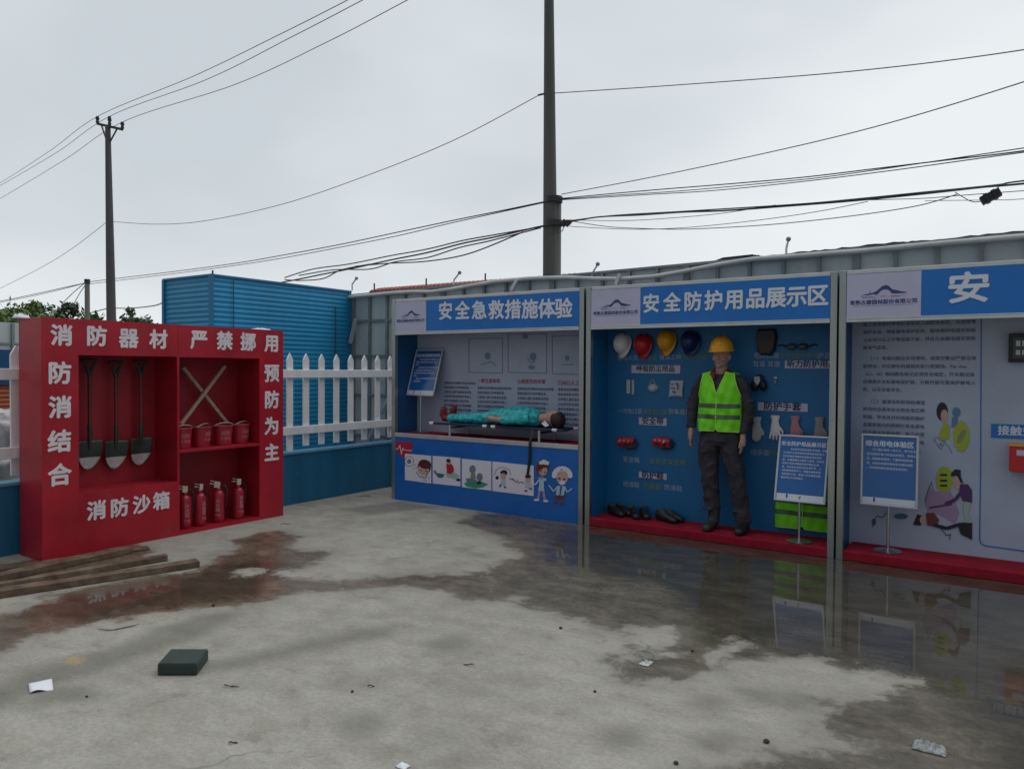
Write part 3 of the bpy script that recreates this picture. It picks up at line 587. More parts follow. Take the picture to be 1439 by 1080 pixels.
m = MB(); p = aty(743, 622, 6.96); q = aty(741, 669, 6.985)
m.loft([[(x_-.016, y_, z_), (x_+.016, y_, z_), (x_+.016, y_+.006, z_+.001), (x_-.016, y_+.006, z_+.001)] for x_, y_, z_ in ((p.x, 7.046, .985), (p.x, 7.012, .90), (p.x, 6.986, .842), (p.x-.003, 6.984, .78), (p.x-.006, 6.986, .64), (q.x, 6.988, .47))])
so_ = m.build('strap', BLACK, None, smooth=40); tag(so_, 'black strap hanging down over the front of the blue counter', 'strap')

T = thing('medical_dummy', 'training dummy in teal tracksuit lying face up on the stretcher', 'mannequin', (-5.02, 7.22, .985))
def ering(x, y, z, ry, rz, n=16): return [(x, y+ry*math.cos(2*PI*k/n), z+rz*math.sin(2*PI*k/n)) for k in range(n)]
m = MB()   # body: head at +x
m.loft([ering(*a) for a in ((.50,0,.10,.03,.03),(.54,0,.10,.055,.055),(.62,0,.105,.058,.06),(.66,0,.11,.055,.06))])
m.ell((.72,0,.105), .115, .078, .098, 18, 12); m.ell((.685,0,.178), .02, .014, .028); m.ell((.645,0,.155), .035, .04, .035); m.ell((.735,-.078,.10), .03, .012, .02); m.ell((.735,.078,.10), .03, .012, .02)
m.ell((.715,-.03,.183), .012, .012, .01); m.ell((.715,.03,.183), .012, .012, .01)
m.loft([ering(*a) for a in ((-.1,0,.09,.11,.07),(.1,0,.095,.12,.08),(.35,0,.1,.13,.085),(.5,0,.1,.10,.07))])
for s in (-1, 1):
    m.tube([(.42,.15*s,.09),(.18,.175*s,.075),(-.02,.165*s,.085),(-.09,.14*s,.10)], [.042,.038,.03,.022], 10)
    for k in range(4): m.tube([(-.08,(.155-.014*k)*s,.098+.004*k), (-.135,(.145-.015*k)*s,.092+.004*k), (-.165+.006*abs(k-1.5),(.135-.016*k)*s,.082+.003*k)], [.009,.009,.007], 7)
    m.tube([(-.06,.13*s,.11),(-.10,.10*s,.115),(-.125,.09*s,.105)], [.012,.01,.008], 7)
    m.tube([(-.08,.07*s,.085),(-.4,.075*s,.065),(-.74,.08*s,.06)], [.07,.05,.036], 10)
blend(m, .0075, .4, 'body', SKIND, T)
m = MB()
m.loft([ering(*a) for a in ((-.12,0,.098,.15,.092),(.0,0,.10,.15,.098),(.12,0,.112,.155,.108),(.3,0,.118,.165,.115),(.42,0,.112,.16,.11),(.5,0,.10,.11,.09),(.54,0,.10,.065,.07))])
for s in (-1, 1): m.tube([(.46,.12*s,.10),(.36,.16*s,.09),(.2,.175*s,.08),(.13,.175*s,.075)], [.06,.055,.05,.052], 12)
m.tube([(-.1,.0,.09),(.5,.0,.19)], [.01,.012], 6)
blend(m, .009, .45, 'jacket', TEAL, T, 5, .008, (8,20,16))
m = MB()
m.loft([ering(*a) for a in ((-.02,0,.095,.13,.085),(-.1,0,.092,.142,.085),(-.2,0,.085,.14,.07))])
for s in (-1, 1): m.tube([(-.1,.07*s,.09),(-.25,.075*s,.08),(-.4,.08*s,.072),(-.55,.082*s,.064),(-.72,.085*s,.058)], [.078,.072,.062,.056,.05], 12)
blend(m, .009, .45, 'trousers', TEAL, T, 5, .008, (8,20,16))
m = MB(); m.ell((.765,0,.09), .085, .088, .10); m.ell((.74,-.05,.10), .05, .042, .07); m.ell((.74,.05,.10), .05, .042, .07); blend(m, .008, .3, 'hair', HAIR, T)
for s in (-1, 1):
    m = MB(); m.tube([(-.72,.085*s,.05),(-.78,.09*s,.055),(-.80,.095*s,.10),(-.79,.10*s,.16),(-.775,.105*s,.195)], [.04,.046,.045,.04,.026], 12)
    blend(m, .008, .35, 'shoe', SHOER, T)
m = MB(); m.prism([(.60,-.09,.05),(.66,-.105,.02),(.70,-.10,.03),(.64,-.085,.085)], (0,.008,.004)); m.build('collar', PAPER, T)

# ------------------------------------------------------------------ standing mannequin
T = thing('mannequin', 'standing mannequin in yellow helmet, dark workwear and lime safety vest', 'mannequin', (-2.42, 7.215, .084))
def zr(x, y, z, rx, ry, n=20): return [(x+rx*math.cos(2*PI*k/n), y+ry*math.sin(2*PI*k/n), z) for k in range(n)]
ARM = {-1: [(-.175,.0,1.455),(-.228,.005,1.38),(-.285,.01,1.18),(-.292,-.01,1.02),(-.285,-.03,.955)], 1: [(.175,.0,1.455),(.225,.005,1.37),(.262,.01,1.16),(.240,-.03,.985),(.228,-.045,.92)]}
LEG = {-1: [(-.095,0,.92),(-.115,-.005,.70),(-.105,.0,.50),(-.085,.01,.28),(-.065,.015,.07)], 1: [(.095,0,.92),(.125,-.005,.70),(.165,.0,.49),(.20,.012,.27),(.225,.02,.07)]}
m = MB()
m.loft([zr(*a) for a in ((0,0,.88,.12,.075),(0,0,1.0,.12,.075),(0,0,1.12,.11,.07),(0,0,1.28,.13,.08),(0,0,1.40,.14,.075),(0,.005,1.46,.10,.055),(0,.01,1.51,.06,.055),(0,.008,1.60,.052,.055))])
m.loft([zr(*a) for a in ((0,-.012,1.575,.03,.035),(0,-.01,1.60,.052,.065),(0,-.005,1.64,.066,.083),(0,.0,1.70,.075,.095),(0,.003,1.76,.074,.095),(0,.005,1.80,.06,.08),(0,.005,1.825,.03,.04))])
m.ell((0,-.105,1.678), .014, .022, .028); m.ell((0,-.093,1.635), .024, .01, .008); m.ell((0,-.088,1.595), .024, .018, .016); m.ell((0,-.092,1.72), .05, .012, .012)
for s in (-1, 1):
    m.ell((.078*s,.01,1.685), .012, .022, .032); m.ell((.04*s,-.08,1.66), .022, .015, .02)
    m.tube(ARM[s], [.036,.036,.03,.027,.026], 12)
    w = Vector(ARM[s][-1])
    m.tube([w+Vector((0,0,.02)), w+Vector((.004*s,-.004,-.04)), w+Vector((.002*s,-.01,-.088))], [.026,.03,.028], 10)
    for k in range(4):
        y = -.036+.020*k; L = (.072,.085,.08,.062)[k]; b0 = w+Vector((.0,y*.95-.004,-.085))
        m.tube([b0, b0+Vector((-.003*s,-.004,-L*.5)), b0+Vector((-.016*s,-.010,-L*.95))], [.0088,.0085,.0068], 8)
    m.tube([w+Vector((-.002*s,-.022,-.03)), w+Vector((-.012*s,-.048,-.068)), w+Vector((-.018*s,-.052,-.105))], [.012,.010,.0075], 8)
    m.tube(LEG[s], [.07,.058,.044,.036,.033], 12)
blend(m, .0062, .35, 'body', SKIN, T, 4)
m = MB()
m.loft([zr(*a) for a in ((0,0,.86,.19,.125),(0,0,.95,.188,.128),(0,0,1.08,.17,.12),(0,0,1.22,.18,.125),(0,0,1.36,.195,.122),(0,.002,1.44,.185,.105),(0,.006,1.49,.13,.085),(0,.008,1.525,.08,.075))])
for s in (-1, 1):
    q = [Vector(p) for p in ARM[s]]; m.tube([q[0]+Vector((-.03*s,0,.0)), q[0], q[1], q[1].lerp(q[2],.5), q[2], q[2].lerp(q[3],.5), q[3], q[3].lerp(q[4],.55)], [.064,.066,.062,.060,.057,.052,.049,.047], 14)
    for k in range(5): m.ell(q[2]+Vector((.0,0,.10-.05*k)), .066, .06, .016)
blend(m, .009, .45, 'jacket', SUIT, T, 5, .015, (9,9,7))
m = MB(); m.loft([zr(*a) for a in ((0,0,.95,.165,.115),(0,0,.88,.175,.12),(0,0,.82,.165,.11))])
for s in (-1, 1):
    q = [Vector(p) for p in LEG[s]]; end = q[3].lerp(q[4], .42 if s < 0 else .93)
    pts = [q[0], q[0].lerp(q[1],.5), q[1], q[1].lerp(q[2],.5), q[2], q[2].lerp(q[3],.5), q[3], end]
    m.tube(pts, [.112,.108,.098,.092,.085,.082,.076,.074], 16)
    for k, z in enumerate((.62,.55,.43,.3,.2)): m.ell((pts[4].x+(z-.5)*(-.08 if s < 0 else -.2)*.5, .0+.01*(k % 2), z), .083, .084-.004*k, .014)
    m.ell(end+Vector((0,0,.035)), .080, .080, .022)
blend(m, .009, .45, 'trousers', SUIT, T, 5, .017, (10,10,6.5))
for s in (-1, 1):
    e = Vector(LEG[s][-1]); m = MB()
    m.tube([e+Vector((0,.005,.24 if s < 0 else .10)), e+Vector((0,.01,.07)), e+Vector((0,.0,-.01))], [.058 if s < 0 else .05,.056,.055], 14)
    m.loft([[(e.x+rx*math.cos(2*PI*k/14)+.01*s, yy, max(.0, zc+rz*math.sin(2*PI*k/14))) for k in range(14)] for yy, rx, zc, rz in ((.085,.03,.05,.045),(.06,.045,.05,.05),(.0,.048,.055,.055),(-.07,.05,.045,.045),(-.13,.05,.04,.042),(-.18,.038,.035,.034),(-.195,.02,.03,.02))])
    blend(m, .008, .35, 'boot', mat('grey_green_boot', (.028, .032, .030), .5, var=.3, scale=14) if s < 0 else BLACK, T)
# vest
def vest(parent, z0, z1, hw, dep, flatv=False):
    NU, NV = 40, 30
    def top(u):
        a = abs(u)
        if a < .42: return z0+(z1-z0)*(.62+.38*(a/.42)**.92)
        if a < .80: return z1-(z1-z0)*.03*((a-.42)/.38)
        return z1-(z1-z0)*(.03+.42*((a-.80)/.20)**.75)
    def bot(u): a = abs(u); return z0+(z1-z0)*.055*max(0, 1-a/.10)**1.3-(z1-z0)*.012*a*a
    def pos(u, z, sgn, lift=0.):
        h = (z-z0)/(z1-z0); ww = hw*(1.0 if h < .6 else 1-.10*(h-.6)/.4)*(1+.05*(1-h)); dd = dep*(1.0-.28*max(0, h-.62)/.38)
        c = math.sqrt(max(0, 1-min(1, abs(u))**2.6)); wv = .010*math.sin(u*7+h*9)+.006*math.sin(u*15-h*13)+.004*math.sin(h*31+u*5)
        return (u*ww*(1+lift*.2), sgn*(.012+dd*c+lift+(wv if not flatv else wv*.6)*(1-h*.4)), z)
    for nm, sg in (('vest_front', -1), ('vest_back', 1)) if not flatv else (('vest_front', -1),):
        m = MB(); vs = []; fs = []
        for j in range(NV+1):
            for i in range(NU+1):
                u = -1+2*i/NU; tp = top(u) if sg < 0 else max(top(u), z1-(z1-z0)*.05 if abs(u) < .8 else 0); z = bot(u)+(tp-bot(u))*j/NV; vs.append(pos(u, z, sg))
        for j in range(NV):
            for i in range(NU):
                a = j*(NU+1)+i; fs.append((a, a+1, a+NU+2, a+NU+1))
        m.add(vs, fs); o = m.build(nm, LIME, parent, smooth=60, fix=False)
        md = o.modifiers.new('t', 'SOLIDIFY'); md.thickness = .004; md.offset = 0
        if sg > 0: continue
        for f0, f1 in ((.20,.275),(.385,.46)):
            m = MB(); vs = []; fs = []
            for i in range(NU+1):
                u = -1+2*i/NU; zz = [z0+(z1-z0)*(f+(.02 if abs(u) < .2 else 0)*0) for f in (f0, f1)]
                vs += [pos(u, zz[0], sg, .0045), pos(u, zz[1], sg, .0045)]
            fs = [(2*i, 2*i+2, 2*i+3, 2*i+1) for i in range(NU)]
            m.add(vs, fs); m.build('reflective_band', REFL, o, smooth=60, fix=False)
        m = MB()
        m.tube([pos(0.004, z0+(z1-z0)*(.06+.55*k/8), sg, .005) for k in range(9)], .0035, 6)
        for s in (-1, 1):
            m.tube([pos(s*.42*k/10, top(s*.42*k/10), sg, .003) for k in range(11)], .0045, 6); m.tube([pos(s*(.80+.2*k/8), top(s*(.80+.2*k/8)), sg, .003) for k in range(9)], .0045, 6)
        m.tube([pos(-1+2*k/30, bot(-1+2*k/30), sg, .003) for k in range(31)], .004, 6)
        m.build('edging', LIMEE, o, smooth=60)
vest(T, .972, 1.542, .208, .128)
m = MB()
m.tube([(-.075,-.055,1.545),(-.055,-.10,1.515),(-.03,-.118,1.47)], [.022,.028,.012], 8); m.tube([(-.08,.0,1.55),(-.05,.05,1.56),(.05,.05,1.56),(.08,.0,1.55),(.07,-.06,1.53)], .02, 8); blend(m, .008, .3, 'collar', SHOER if False else mat('dark_red_collar', (.20,.015,.02), .7), T)
def helmet(parent, m_, name='helmet'):
    m = MB(); rings = []
    for j in range(9):
        a = PI/2*j/8; r = math.cos(a)**.9 if j < 8 else .02
        rings.append([(.112*r*math.cos(2*PI*k/28), .138*r*math.sin(2*PI*k/28)*(1), .135*math.sin(a)) for k in range(28)])
    rim = [(.118*math.cos(2*PI*k/28), .145*math.sin(2*PI*k/28)-.0*(1), -.004) for k in range(28)]
    rim2 = [((.126)*math.cos(2*PI*k/28), (.150+(.045 if math.sin(2*PI*k/28) < 0 else 0)*(-math.sin(2*PI*k/28))**2)*math.sin(2*PI*k/28), -.012) for k in range(28)]
    m.loft([rim2, rim]+rings)
    for x in (-.028, 0, .028): m.tube([(x, .138*math.cos(PI*.12+PI*.76*k/10), .135*math.sin(PI*.12+PI*.76*k/10)*(1-.02*abs(x)/.028)+.001) for k in range(11)], .006, 6)
    return m.build(name, m_, parent, smooth=50)
h = helmet(T, HYEL); h.location = (0, .0, 1.752); h.rotation_euler = (R(4), 0, 0)

# ------------------------------------------------------------------ items on the booth 2 wall
YW = D+BD
def hang(name, label, cat, px, py, off=0., group=None, rz=0):
    p = aty(px, py, YW-off); return thing(name, label, cat, (p.x, YW-off, p.z), rz, group)
for lb, mt, px, py in (('white safety helmet at the left end of the wall row', HWHT, 876, 483), ('red safety helmet hanging between the white and the yellow one', HRED, 905, 484), ('yellow safety helmet hanging on the wall beside the red one', HYEL, 938, 479), ('dark blue safety helmet on the wall behind the mannequin head', HBLU, 971, 480)):
    H = hang('safety_helmet', lb, 'helmet', px, py, .02, 'safety helmets hanging on the blue booth wall')
    s_ = helmet(H, mt, 'shell'); s_.scale = (.83, .80, .9); s_.rotation_euler = (R(78), 0, R(-12)); s_.location = (0, -.01, .0)
    m = MB(); m.tube([(.10,-.01,-.03),(.03,-.02,-.14),(-.03,-.02,-.14),(-.10,-.01,-.03)], .005, 6); m.build('chin_strap', BLACK, H)
H = hang('dust_mask', 'two folded pale masks in strips, left of the cone mask', 'face mask', 885, 543, .0, 'breathing masks pinned on the blue wall')
m = MB(); m.box((-.035,-.012,-.075), (.008,-.001,.075)); m.build('mask_strip', GLOVE, H, bevel=.004)
m = MB(); m.box((.028,-.012,-.085), (.055,-.001,.075)); m.build('mask_strip', GLOVE, H, bevel=.004)
H = hang('dust_mask', 'white cone shaped mask with a strap loop on the wall', 'face mask', 918, 545, .0, 'breathing masks pinned on the blue wall')
m = MB(); o8 = [(-.065,0),(-.045,.03),(0,.05),(.045,.03),(.065,0),(.035,-.035),(0,-.045),(-.035,-.035)]
m.loft([[(x*s, -d, z*s) for x, z in o8] for s, d in ((1,.001),(.96,.015),(.7,.035),(.3,.045))]); m.build('shell', GLOVE, H, smooth=60)
m = MB(); m.tube([(-.04,-.01,.03),(-.01,-.008,.085),(.005,-.008,.09),(.035,-.01,.03)], .004, 6); m.build('strap', GLOVE, H)
H = hang('dust_mask', 'packaged mask in a printed clear bag beside the mannequin arm', 'face mask', 950, 545, .0, 'breathing masks pinned on the blue wall')
m = MB(); g = []
for j in range(9):
    g.append([(-.075+.15*i/8+(.012*(j/8)), -.012-.012*math.sin(PI*i/8)*math.sin(PI*j/8)-.003*((i*j) % 3), -.09+.17*j/8+(-.03 if j == 0 and i in (0,8) else 0)) for i in range(9)])
m.add([p for r_ in g for p in r_], [(j*9+i, j*9+i+1, j*9+i+10, j*9+i+9) for j in range(8) for i in range(8)]); bo = m.build('bag', GLOVE, H, smooth=60)
md = bo.modifiers.new('t', 'SOLIDIFY'); md.thickness = .006; md.offset = -1
m = MB()
for x, z, w_, h_ in ((-.03,.04,.02,.012),(.02,.045,.025,.016),(-.02,.0,.05,.008),(.03,.01,.012,.05),(-.01,-.04,.03,.018)): m.box((x-w_/2,-.033,z-h_/2), (x+w_/2,-.0315,z+h_/2))
m.build('label_print', INKB, bo)
for k, (lb, px, py) in enumerate((('folded red safety harness on the wall, left of the pair', 882, 621), ('folded red safety harness on the wall near the mannequin hand', 932, 621))):
    H = hang('safety_harness', lb, 'harness', px, py, .0, 'red safety harnesses on the blue wall'); random.seed(3+k)
    m = MB()
    for j in range(7):
        a = random.uniform(-.6, .6); x = -.08+.025*j; m.tube([(x, -.02, .045+random.uniform(-.01,.01)), (x+.02*a, -.06-.01*(j % 2), .01), (x+.03*a, -.045, -.04+random.uniform(-.015,.015))], [.014,.017,.013], 8)
    m.bar((-.1,-.05,.02), (.1,-.055,.035-.02*k), .03, .05); blend(m, .006, .3, 'webbing', HRED, H)
    m = MB()
    for j in range(3): m.bar((-.07+.05*j,-.072,.0), (-.055+.05*j,-.073,.03), .008, .02)
    m.build('buckle', SILV, H); m = MB(); m.tube([(.09,-.02,.04),(.13,-.03,.0),(.10,-.03,-.06),(.0,-.03,-.07)], .009, 8); m.build('lanyard', BLACK, H, smooth=50)
# shoes
def shoes(lb, px, py, rz, dx):
    p = atz(px, py, .085); T = thing('work_shoes', lb, 'shoes', (p.x, min(p.y, 7.33), .083), rz, 'pairs of black work shoes on the red floor')
    for s in (-1, 1):
        m = MB(); n = 14
        m.loft([[(dx*s+rx*math.cos(2*PI*k/n), y, max(.0, zc+rz_*math.sin(2*PI*k/n))) for k in range(n)] for y, rx, zc, rz_ in ((.125,.028,.05,.045),(.11,.038,.055,.055),(.05,.041,.055,.06),(-.02,.042,.045,.05),(-.09,.047,.035,.038),(-.135,.038,.03,.03),(-.15,.02,.025,.018))])
        o = blend(m, .007, .3, 'shoe', BLACK, T)
        m = MB(); m.tube([(dx*s-.03,.06,.106),(dx*s,.10,.112),(dx*s+.03,.06,.106),(dx*s,-.0,.094),(dx*s-.03,.06,.106)], .007, 6); m.build('lining', mat('olive_lining', (.10,.11,.05), .8), o)
shoes('black work shoes at the left end of the red floor', 873, 722, R(60), .05); shoes('bulky black work shoes, middle of the three pairs', 905, 724, R(35), .055); shoes('black work shoes with pale lining nearest the mannequin', 944, 730, R(70), .05)
H = hang('welding_mask', 'dark brown hand-held welding mask high on the blue wall', 'welding mask', 1078, 480, .0)
m = MB(); pr = [(-.085,.12),(.085,.12),(.10,.05),(.085,-.08),(.05,-.13),(-.05,-.13),(-.085,-.08),(-.10,.05)]
m.loft([[(x*s, -d, z*s) for x, z in pr] for s, d in ((1,.001),(1,.03),(.85,.06))]); m.build('shell', mat('dark_brown_plastic', (.04,.032,.028), .5), H, smooth=40)
m = MB(); m.box((-.055,-.066,.02), (.055,-.0605,.075)); m.build('visor', BLACK, H)
H = hang('safety_goggles', 'clear safety goggles with dark strap, high on the blue wall', 'goggles', 1121, 487, .0)
for s in (-1, 1):
    m = MB(); m.ell((.05*s,-.03,0), .048, .03, .032); m.build('lens', mat('goggle_lens', (.05,.075,.07), .15), H, smooth=60)
m = MB(); m.tube([(-.1,-.02,0),(-.15,-.01,.02),(-.18,-.008,.01)], .007, 6); m.tube([(.1,-.02,0),(.15,-.01,.02),(.18,-.008,.01)], .007, 6); m.build('strap', BLACK, H)
H = hang('ear_muffs', 'black ear muffs with a grey card on the blue wall', 'ear muffs', 1068, 537, .0)
for s in (-1, 1):
    m = MB(); m.ell((.04*s,-.035,-.03), .038, .034, .055); m.build('cup', BLACK, H, smooth=60)
m = MB(); m.tube([(.05*math.cos(PI*k/8), -.03, .0+.07*math.sin(PI*k/8)) for k in range(9)], .009, 8); m.build('headband', BLACK, H, smooth=60)
m = MB(); m.prism([(-.035,-.074,.055),(.015,-.074,.06),(.02,-.074,.01),(-.005,-.074,-.03),(-.035,-.074,.01)], (0,.003,0)); m.build('card', GLOVE, H)
H = hang('ear_plugs', 'tiny red ear plugs with white tip beside the ear muffs', 'ear plugs', 1090, 534, .0)
m = MB(); m.tube([(0,-.012,-.03),(0,-.012,.005)], [.012,.014], 8); m.build('plug', PINK, H, smooth=50); m = MB(); m.box((-.015,-.01,.018), (.015,-.001,.03)); m.build('tip', PAPER, H)
# gloves
def glove(lb, px, py, mt, open_=0., mitt=False):
    H = hang('work_glove', lb, 'glove', px, py, .0, 'work gloves hanging on the blue wall'); m = MB()
    m.loft([[(rx*math.cos(2*PI*k/14), -.016+.014*math.sin(2*PI*k/14), z) for k in range(14)] for z, rx in ((.10,.040),(.06,.036),(.03,.042),(-.02,.048),(-.05,.046))])
    for k in range(4):
        x = -.034+.0225*k; L = (.075,.09,.085,.065)[k]; m.tube([(x,-.016,-.04), (x*(1+open_),-.018,-.04-L*.6), (x*(1+1.3*open_),-.016,-.04-L)], [.0125,.0115,.009], 8)
    m.tube([(.038,-.016,.0),(.062+.02*open_,-.018,-.035),(.066+.02*open_,-.018,-.065)], [.014,.012,.009], 8)
    blend(m, .006, .35, 'hand', mt, H)
    m = MB(); m.loft([[(rx*math.cos(2*PI*k/14), -.016+.016*math.sin(2*PI*k/14), z) for k in range(14)] for z, rx in ((.115,.044),(.08,.040))]); m.build('cuff', mt, H, smooth=60)
glove('pale knitted glove hanging nearest the mannequin', 1064, 602, GLOVE); glove('thin white glove with spread fingers, left of the sign', 1090, 600, PVC, .35); glove('pink rubber glove half hidden behind the sign', 1118, 601, PINK, .1); glove('beige leather glove at the right above the sign', 1152, 603, BEIGE, .05)
H = hang('safety_vest', 'lime safety vest hanging low on the wall behind the sign', 'vest', 1129, 742, .02); vest(H, .0, .60, .25, .03, True)

# ------------------------------------------------------------------ fire equipment cabinet
CX, CY0, CY1, CH, CD = -6.776, 3.016, 5.504, 2.047, .404
T = thing('fire_cabinet', 'red metal fire equipment cabinet with white Chinese lettering', 'cabinet', (CX, CY0, 0)); Lc = CY1-CY0
OL = (.30, 1.222, .53, 1.737); OR_ = (1.245, 2.175, .035, 1.727)
m = MB()
m.box((-CD, 0, 0), (-CD+.015, Lc, CH)); m.box((-CD+.015, 0, CH-.02), (-.0185, Lc, CH)); m.box((-CD+.015, 0, 0), (-.0185, .018, CH-.02)); m.box((-CD+.015, Lc-.018, 0), (-.0185, Lc, CH-.02)); m.box((-CD+.015, .018, 0), (-.0185, Lc-.018, .03))
m.build('case', RED, T, bevel=.003)
m = MB(); m.box((-CD+.0155, .298, .528), (-CD+.020, 1.225, 1.739)); m.box((-CD+.0155, 1.242, .031), (-CD+.020, 2.175, 1.729)); m.build('inner_back_shade', RED_SHADED, T)  # thin sheet added so the cabinet back is painted as shaded
m = MB(); F0, F1 = -.018, 0
for a in ((0,0,OL[0],CH), (OL[0],OL[3],1.232,CH), (1.2345,OL[3],OR_[1],CH), (OL[0],0,OL[1]+.001,OL[2]), (OL[1]+.001,0,OR_[0],OL[3]), (OR_[1],0,Lc,CH), (OR_[0],0,OR_[1],.035)): m.box((F0, a[0], a[1]), (F1, a[2], a[3]))
m.build('front_frame', RED, T)
m = MB(); m.box((-CD+.021, 1.226, .032), (-.019, 1.241, CH-.022)); m.box((-CD+.021, .019, .512), (-.019, 1.225, .527)); m.box((-CD+.021, .285, .528), (-.019, .297, 1.80)); m.box((-CD+.021, .297, 1.74), (-.019, 1.225, 1.755)); m.build('inner_panel', RED_SHADED, T)
m = MB(); m.box((-CD+.021, 1.2415, .80), (-.002, 2.174, .828)); m.build('shelf', RED, T, bevel=.003)
m = MB(); m.box((-CD+.021, 2.176, .032), (-.019, 2.19, 1.75)); m.box((-CD+.021, 1.242, 1.73), (-.019, 2.175, 1.745)); m.build('inner_panel', RED_SHADED, T)
UY = Vector((0,1,0))
def letters(items, sz):
    m = MB()
    for ch, px, py in items:
        p = atx(px, py, CX+.003); m.text(ch, sz, (.003, p.y-CY0, p.z), UY, UZ, .038, res=3)
    m.build('lettering', WHT, T, fix=False)
letters([('消',87,473),('防',136,474),('器',181,477),('材',223,478.5)], .185); letters([('严',280,479),('禁',316,480.5),('挪',349,482),('用',382,484)], .195)
letters([('防',84,526),('消',85,574),('结',84,622),('合',84,669)], .195); letters([('预',382,526),('防',382,563),('为',382,600),('主',382,637)], .20); letters([('消',136,718.5),('防',168,714.5),('沙',199,710),('箱',227,705)], .175)
# shovels
def shovel(lb, y, z, sc=1.):
    T = thing('shovel', lb, 'shovel', (CX-.30, y, z), 0, 'three shovels hanging in the red cabinet'); m = MB()
    o = [(-.102,.0),(-.108,-.07),(-.10,-.15),(-.075,-.21),(-.04,-.25),(0,-.27),(.04,-.25),(.075,-.21),(.10,-.15),(.108,-.07),(.102,.0),(.05,.012),(0,.016),(-.05,.012)]
    dish = lambda y_, z_: .035*(1-(y_/.11)**2)*.8+.0
    rows = 14; cols = 12; vs = []
    def hwid(z_):
        pts = [(.0,.102),(-.07,.108),(-.15,.10),(-.21,.075),(-.25,.04),(-.27,.004)]
        for (za, wa), (zb, wb) in zip(pts, pts[1:]):
            if za >= z_ >= zb: return wa+(wb-wa)*(za-z_)/(za-zb)
        return .004
    for j in range(rows+1):
        z_ = -.27*j/rows; hw_ = hwid(z_)
        for i in range(cols+1):
            yy = hw_*(-1+2*i/cols); vs.append((-.02+.03*(yy/.108)**2+.015*math.cos(j/rows*PI), yy, z_))
    for j in range(rows):
        z_ = -.27*(j+.5)/rows; m.use(SILV if z_ < -.155 else SHGRN)
        m.add([vs[j*(cols+1)+i] for i in range(cols+1)]+[vs[(j+1)*(cols+1)+i] for i in range(cols+1)], [(i, i+1, cols+2+i, cols+1+i) for i in range(cols)])
    bo = m.build('blade', None, T, smooth=60, weld=.0004); md = bo.modifiers.new('t', 'SOLIDIFY'); md.thickness = .005
    m = MB(); m.tube([(-.01,0,-.08),(.0,0,.02),(.0,0,.15)], [.008,.02,.021], 10); m.build('socket', SHGRN, T, smooth=50)
    m = MB(); m.tube([(.0,0,.13),(.0,0,.62)], .0165, 10); m.build('shaft', mat('dark_red_shaft', (.15,.02,.025), .5), T, smooth=50)
    m = MB(); m.tube([(0,0,.60),(0,-.02,.66),(0,-.055,.74)], [.02,.014,.013], 8); m.tube([(0,0,.60),(0,.02,.66),(0,.055,.74)], [.02,.014,.013], 8); m.tube([(0,-.066,.74),(0,.066,.74)], .016, 10); m.build('grip', IRON, T, smooth=50)
for lb, px, py in (('shovel hanging at the left edge of the cabinet opening', 127, 619), ('middle shovel of the three with a pale painted tip', 164, 619), ('shovel hanging nearest the cabinet divider', 199, 615)):
    p = atx(px, py, CX-.29); shovel(lb, p.y, p.z)
# sticks
for lb, a, b_, dx in (('pale wooden stick leaning up to the right in the cabinet', (254, 596), (316, 514), -.26), ('darker wooden stick leaning the other way behind the pale one', (257, 516), (319, 594), -.30)):
    p, q = atx(*a, CX+dx), atx(*b_, CX+dx); m = MB(); m.bar(p, q, .035, .03, (1,0,0)); tag(m.build('wooden_stick', WOODL, None, bevel=.004), lb, 'stick', 'crossed wooden sticks in the red cabinet')
# buckets
B0 = None
for k, (lb, px) in enumerate((('fire bucket at the left end of the cabinet shelf', 267), ('second fire bucket from the shelf divider', 297), ('third fire bucket along the shelf under the stick end', 326), ('fire bucket at the right end of the shelf', 355))):
    p = atx(px, 620, CX-.18); loc = (CX-.15-.03*(k % 2), CY0+(1.362,1.597,1.832,2.062)[k], .8285)
    if B0 is None:
        B0 = thing('fire_bucket', lb, 'bucket', loc, 0, 'red fire buckets on the cabinet shelf')
        m = MB(); m.lathe([(.078,0),(.082,.004),(.098,.195),(.101,.198),(.101,.204),(.096,.204),(.093,.196),(.077,.012),(.001,.01)], 28); m.build('body', mat('bucket_red', (.36,.012,.03), .35, var=.15), B0, smooth=40)
        m = MB(); m.lathe([(.099,.194),(.105,.198),(.105,.206),(.099,.208)], 28, cap=False); m.build('rim', mat('bucket_rim', (.45,.10,.10), .35, .3), B0, smooth=50)
        m = MB(); m.tube([(.02+.03*math.sin(PI*j/10), (.103)*math.cos(PI*j/10), .2+.035*math.sin(PI*j/10)) for j in range(11)], .0035, 6); m.build('handle', SILV, B0, smooth=60)
        m = MB()
        for tx, z_, s_ in (('消防', .125, .05), ('专用桶', .07, .035)):
            tm = text_mesh(tx, 0., 'CENTER', 1., 1., 2); a0 = R(-8)
            for pl_ in tm.polygons:
                vv = []
                for vi in pl_.vertices:
                    c2 = tm.vertices[vi].co; zz = z_+c2.y*s_; rr = .0838+.0155*zz/.195+.0008; an = a0+c2.x*s_/rr; vv.append((rr*math.cos(an), rr*math.sin(an), zz))
                m.poly(vv)
        m.build('lettering', mat('faded_pink_print', (.55,.22,.26), .5), B0, fix=False)
    else: dup(B0, lb, loc, (0, 0, R((0, 25, -10, 15)[k])))
